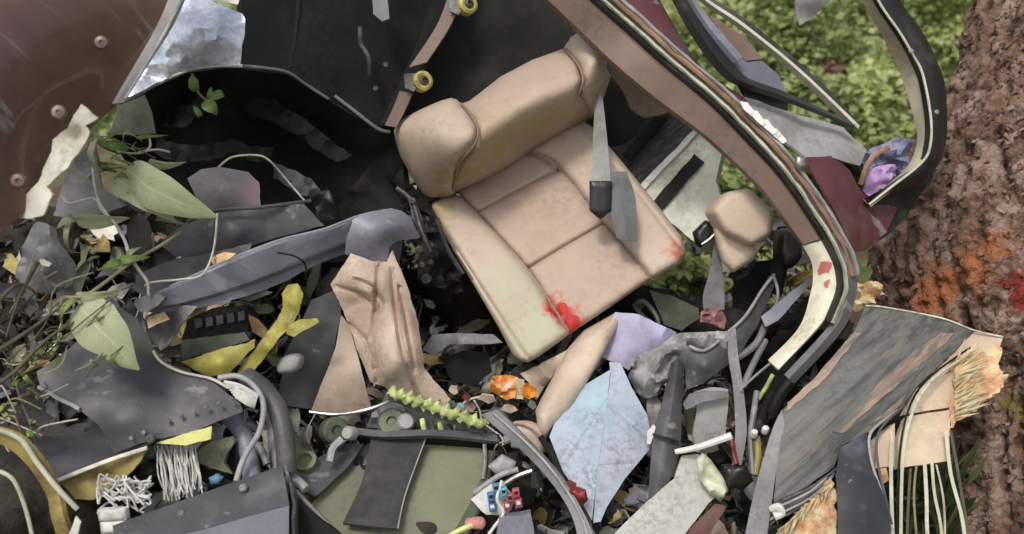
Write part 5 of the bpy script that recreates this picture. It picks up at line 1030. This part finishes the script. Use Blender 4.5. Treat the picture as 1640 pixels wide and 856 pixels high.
for pp in ([(1258, 660), (1262, 646), (1308, 602), (1368, 534), (1380, 534), (1322, 606)], [(1335, 690), (1400, 620), (1466, 560), (1510, 532), (1530, 534), (1470, 590), (1410, 640), (1350, 694)], [(1380, 688), (1392, 680), (1432, 650), (1450, 632), (1444, 646), (1420, 668)]):
    sheet('paint_stripe', onskin(pp), m_stripe, inner=[(x, y, d_ - .003) for x, y, d_ in SKC], th=.0015, res=9, jag=3, parent=t)
tube('skin_edge', [(1386, 490, 2.257), (1420, 493, 2.267), (1508, 510, 2.287), (1559, 529, 2.297), (1606, 540, 2.305)], .0022, m_cream, parent=t, n=6)
loft('flange', [[(1253, 656, 2.115), (1236, 690, 2.09), (1208, 790, 2.02), (1186, 890, 1.95)], [(1256, 680, 2.095), (1246, 740, 2.05), (1236, 806, 2.0), (1224, 890, 1.94)]], m_gray, th=.008, cr=.004, parent=t)
sheet('folded_flap', [(1347, 716, 2.07), (1388, 692, 2.09), (1400, 750, 2.05), (1424, 824, 2.0), (1430, 900, 1.95), (1344, 900, 1.95), (1340, 760, 2.02)], M('black_to_lavender_skin', (.03, .03, .034), .4, var=.4, c2=(.15, .15, .21), mixs=2.6, mixc=.55, mixw=.06, bump=.2, scr=.6), inner=[(1372, 770, 2.01)], th=.006, res=10, cr=.008, parent=t)
for i in range(5):
    loft('ply', [[(1338 - i, 748 + i * 4, 2.055 - i * .003), (1300, 778 + i * 5, 2.03 - i * .003), (1236, 808 + i * 7, 1.995 - i * .003)], [(1338 - i, 751 + i * 4, 2.053 - i * .003), (1300, 782 + i * 5, 2.028 - i * .003), (1234, 813 + i * 7, 1.993 - i * .003)]], m_lgray if i % 2 else m_grayd, th=.003, cr=.008, crf=16, parent=t)
sheet('core_board', [(1559, 531, 2.31), (1606, 541, 2.31), (1598, 560, 2.29), (1560, 575, 2.27), (1526, 592, 2.24), (1500, 606, 2.22), (1472, 620, 2.205), (1516, 577, 2.255)], m_core, th=.02, res=8, jag=1.5, cr=.004, parent=t)
sheet('core_board', [(1470, 622, 2.19), (1526, 594, 2.22), (1538, 622, 2.21), (1524, 652, 2.19), (1450, 664, 2.16)], m_core, th=.02, res=8, jag=1.5, cr=.004, parent=t)
sheet('core_board', [(1450, 668, 2.15), (1522, 656, 2.18), (1520, 738, 2.12), (1438, 750, 2.10), (1440, 700, 2.12)], m_core, th=.02, res=9, jag=1.2, cr=.004, parent=t)
sheet('core_board', [(1404, 704, 2.10), (1434, 678, 2.13), (1432, 748, 2.09), (1402, 750, 2.08)], m_core, th=.02, res=8, jag=1.5, cr=.004, parent=t)
sheet('torn_core', [(1526, 576, 2.22), (1560, 568, 2.24), (1600, 552, 2.26), (1596, 590, 2.22), (1620, 606, 2.2), (1604, 624, 2.19), (1570, 650, 2.17), (1526, 682, 2.15), (1536, 620, 2.18)], m_torn, th=.012, res=4, jag=8, cr=.010, crf=22, parent=t)
sheet('torn_core', [(1240, 880, 1.97), (1280, 820, 2.0), (1332, 764, 2.04), (1342, 800, 2.02), (1338, 880, 1.98)], m_torn, th=.012, res=5, jag=7, cr=.008, crf=22, parent=t)
m_straw = M('straw_fibre', (.52, .36, .18), .8, var=.4, vs=30, c2=(.62, .56, .36), mixs=24, bump=0)
rng = np.random.RandomState(3); BV, BF = [], []
def fibres(c0, c1, n, l, spread, r=.0012):
    for k in range(n):
        f = rng.uniform(); p0 = np.array(c0) * (1 - f) + np.array(c1) * f
        e = p0 + np.array([rng.uniform(.2, 1) * l[0], rng.uniform(-.6, .6) * spread + l[1] * rng.uniform(.3, 1), rng.uniform(-.05, .03)])
        m_ = (p0 + e) / 2 + np.array([rng.uniform(-6, 6), rng.uniform(-6, 6), -.01])
        v, ff = tubegeo(PA([p0, p0 * .5 + e * .5, e]), [r * rng.uniform(.6, 2.2), r, r * .1], 4, .5)
        BF.extend(tuple(i + len(BV) for i in q) for q in ff); BV.extend(v)
fibres((1530, 580, 2.21), (1530, 672, 2.14), 46, (66, -40), 14, .0026)
fibres((1250, 850, 1.97), (1336, 772, 2.02), 60, (-14, 22), 26, .0022)
mk('fibres', BV, BF, m_straw, parent=t, kind='stuff')
# long split ribbons: over the board and hanging to the ground
for (pts, w, mt_) in ([[(1560, 560, 2.24), (1500, 600, 2.16), (1470, 636, 2.12), (1450, 690, 2.08), (1442, 760, 2.05), (1440, 900, 2.0)], 5, m_fib], [[(1552, 556, 2.25), (1496, 596, 2.165), (1464, 632, 2.125), (1444, 690, 2.085), (1436, 780, 2.05), (1436, 900, 2.0)], 3, m_black],
                      [[(1478, 742, 2.10), (1481, 800, 2.05), (1482, 850, 2.02), (1488, 900, 2.0)], 6, m_fib], [[(1490, 740, 2.11), (1494, 790, 2.07), (1504, 840, 2.04), (1510, 900, 2.0)], 5, m_fib], [[(1512, 690, 2.12), (1520, 760, 2.08), (1538, 830, 2.04), (1546, 900, 2.0)], 6, m_fib], [[(1498, 744, 2.1), (1510, 806, 2.05), (1512, 900, 2.0)], 2, m_vine], [[(1466, 746, 2.1), (1462, 800, 2.06), (1470, 900, 2.0)], 3, m_twig],
                      [[(1520, 690, 2.13), (1536, 780, 2.08), (1556, 900, 2.0)], 5, m_twigd], [[(1448, 648, 2.14), (1420, 672, 2.10), (1404, 696, 2.08), (1402, 730, 2.06), (1412, 780, 2.03), (1426, 840, 2.0)], 4, m_grayd],
                      [[(1436, 656, 2.13), (1404, 680, 2.09), (1390, 700, 2.075), (1394, 740, 2.05), (1410, 790, 2.02), (1424, 850, 1.99)], 4, m_lgray], [[(1426, 690, 2.12), (1424, 760, 2.06), (1428, 900, 2.0)], 6, m_fib], [[(1456, 750, 2.09), (1452, 820, 2.04), (1450, 900, 2.0)], 4, m_twigd]):
    loft('ribbon', [pts, [(x + w, y + .5, d_ - .003) for x, y, d_ in pts]], mt_, th=.0025, parent=t)
tube('white_knot', [(1236, 816, 1.98), (1246, 812, 1.97), (1252, 822, 1.97), (1240, 828, 1.97)], .008, m_white, parent=t)
sheet('rusty_scrap', [(1408, 752), (1420, 750), (1424, 770), (1414, 776)], m_torn, d=2.08, th=.004, res=5, cr=.006, label='small rusty scrap under the tan core board', cat='scrap')
sheet('splinter', [(1366, 470), (1390, 448), (1410, 452), (1414, 470), (1396, 486), (1372, 486)], m_torn, d=2.34, th=.02, res=5, jag=4, cr=.03, crf=24, ridge=1, label='splintered yellow wood between the door frame and the tree', cat='splinter')
# grass at the foot of the tree
rng = np.random.RandomState(9); GV, GF = [], []
for k in range(700):
    x, y = rng.uniform(1400, 1535), rng.uniform(760, 960)
    b = P(x, y, 2.28 + rng.uniform(-.06, .1)); e = b + np.array([rng.normal() * .03, rng.normal() * .03, rng.uniform(.04, .12)]); s = np.array([rng.uniform(.001, .003), rng.uniform(-.002, .002), 0])
    n = len(GV); GV += [b - s, b + s, (b + e) / 2 + s + rng.normal(size=3) * .006, (b + e) / 2 - s, e]; GF += [(n, n + 1, n + 2, n + 3), (n + 3, n + 2, n + 4)]
mk('grass', GV, GF, foliagemat('grass_blade', (.04, .06, .02), (.10, .12, .045)), kind='stuff', label='short green grass at the foot of the tree trunk', cat='grass', sharp=0)
sheet('earth_bank', [(1340, 800), (1480, 690), (1530, 730), (1545, 960), (1330, 960)], m_soil, d=2.36, inner=[(1470, 800, 2.34), (1400, 900, 2.26), (1560, 900, 2.26)], th=.05, res=16, cr=.03, label='dark earth bank between torn skin and trunk', cat='earth', kind='stuff')

# ================================================================ SMALL LITTER: fragments nobody could count
rng = np.random.RandomState(21)
def litter(name, n, mats, label, lo=.004, hi=.030, lift=.03, strands=False):
    LV, LF, MI = [], [], []
    xs = rng.uniform(-20, 1330, n); ys = rng.uniform(360, 870, n)
    ok = ~((xs > 720) & (xs < 1090) & (ys < 470)) & ~((ys < 430) & (xs < 120)); xs, ys = xs[ok], ys[ok]
    ds = heapf(np.c_[xs, ys])
    for x, y, d_ in zip(xs, ys, ds):
        p = P(x, y, d_ - .04 - rng.uniform(0, lift)); mi_ = rng.randint(len(mats))
        if strands:
            q = [p, p + rng.normal(size=3) * .03, p + rng.normal(size=3) * .055]
            v, f = tubegeo(cr_curve(q, 3), rng.uniform(.0008, .0025), 4)
        else:
            a = rng.normal(size=3); a /= np.linalg.norm(a); b = np.cross(a, rng.normal(size=3)); b /= np.linalg.norm(b); c = np.cross(a, b)
            L, Wd, Tt = rng.uniform(lo, hi), rng.uniform(lo, hi) * .6, rng.uniform(.0008, .004)
            v = [p + a * L * sx * rng.uniform(.5, 1.1) + b * Wd * sy * rng.uniform(.5, 1.1) + c * Tt * sz for sz in (-1, 1) for sx, sy in ((-1, -1), (1, -1), (1, 1), (-1, 1))]
            f = [(3, 2, 1, 0), (4, 5, 6, 7)] + [(i, (i + 1) % 4, 4 + (i + 1) % 4, 4 + i) for i in range(4)]
        n0 = len(LV); LV.extend(v); LF.extend(tuple(i + n0 for i in q_) for q_ in f); MI.extend([mi_] * len(f))
    mk(name, LV, LF, mats, mi=MI, kind='stuff', label=label, cat='debris', sharp=20)
litter('debris', 6500, [m_grayd, m_black, m_gray, m_yelb, m_black, m_twigd, m_oliveg, m_black, m_twigd, m_soil], 'small broken fragments strewn through the wreck')
litter('wire_litter', 900, [m_black, m_grayd, m_twigd, m_gray, m_vine, m_black], 'loose strands and fibres strewn through the wreck', strands=True)
# torn pieces of skin, lining and foil filling the gaps
rng = np.random.RandomState(33)
def shards(n, mats, label):
    SV, SF, MI = [], [], []
    for _ in range(n):
        x, y = rng.uniform(-20, 1330), rng.uniform(350, 880)
        if 700 < x < 1090 and y < 500: continue
        d_ = float(heapf(np.array([[x, y]]))[0]) - rng.uniform(.03, .20); p = P(x, y, d_)
        a = rng.normal(size=3); a /= np.linalg.norm(a); nrm = -FWD * .7 + UP * .5 + rng.normal(size=3) * .55; nrm /= np.linalg.norm(nrm)
        a = a - nrm * (a @ nrm); a /= np.linalg.norm(a); b = np.cross(nrm, a)
        L, Wd = rng.uniform(.02, .075), rng.uniform(.008, .035); bend = rng.uniform(-.5, .5); m = 7; k = 4
        n0 = len(SV); g = []
        for i in range(m):
            u = i / (m - 1) * 2 - 1; wv = Wd * (1 - .5 * abs(u) ** rng.uniform(1, 3)) * rng.uniform(.75, 1.2)
            for j in range(k):
                v = j / (k - 1) * 2 - 1
                g.append(p + a * (L * u + (rng.uniform(-.2, .2) * L if i in (0, m - 1) else 0)) + b * wv * v + nrm * (bend * L * (u * u + .6 * u * v) + .25 * Wd * v * v + rng.normal() * .0022))
        g = np.array(g); SV.extend(g); SV.extend(g - nrm * .0025); q = m * k
        f = [(i * k + j, i * k + j + 1, (i + 1) * k + j + 1, (i + 1) * k + j) for i in range(m - 1) for j in range(k - 1)]
        f += [tuple(t_ + q for t_ in ff[::-1]) for ff in f]
        rim = [j for j in range(k)] + [i * k + k - 1 for i in range(1, m)] + [(m - 1) * k + j for j in range(k - 2, -1, -1)] + [i * k for i in range(m - 2, 0, -1)]
        f += [(rim[i], rim[(i + 1) % len(rim)], rim[(i + 1) % len(rim)] + q, rim[i] + q) for i in range(len(rim))]
        SF.extend(tuple(t_ + n0 for t_ in ff) for ff in f); MI.extend([rng.randint(len(mats))] * len(f))
    mk('torn_debris', SV, SF, mats, mi=MI, kind='stuff', label=label, cat='debris')
shards(1150, [m_grayd, m_gray, m_black, m_grayd, m_blackg, m_lgray, m_yelb, m_olive, m_grayd, m_black, m_leac, m_cream, m_oliveg, m_lav, m_grayd], 'torn scraps of skin and lining filling the gaps of the wreck')
def cables(n, mats, label):
    SV, SF, MI = [], [], []
    for _ in range(n):
        x, y = rng.uniform(0, 1300), rng.uniform(400, 860)
        if 700 < x < 1090 and y < 520: continue
        d_ = float(heapf(np.array([[x, y]]))[0]) - rng.uniform(.06, .16); q = [P(x, y, d_)]; dr = rng.normal(size=3)
        for k in range(4):
            dr = dr * .6 + rng.normal(size=3) * .7; dr -= FWD * (dr @ FWD) * .7; q.append(q[-1] + dr / np.linalg.norm(dr) * rng.uniform(.02, .06))
        v, f = tubegeo(cr_curve(q, 4), rng.uniform(.001, .0038), 6)
        n0 = len(SV); SV.extend(v); SF.extend(tuple(t_ + n0 for t_ in ff) for ff in f); MI.extend([rng.randint(len(mats))] * len(f))
    mk('cable_litter', SV, SF, mats, mi=MI, kind='stuff', label=label, cat='debris', sharp=0)
cables(300, [m_black, m_grayd, m_gray, m_wire, m_grayd, m_twigd, m_vine, m_blackg], 'snapped cables and twigs tangled through the wreck')
settle()
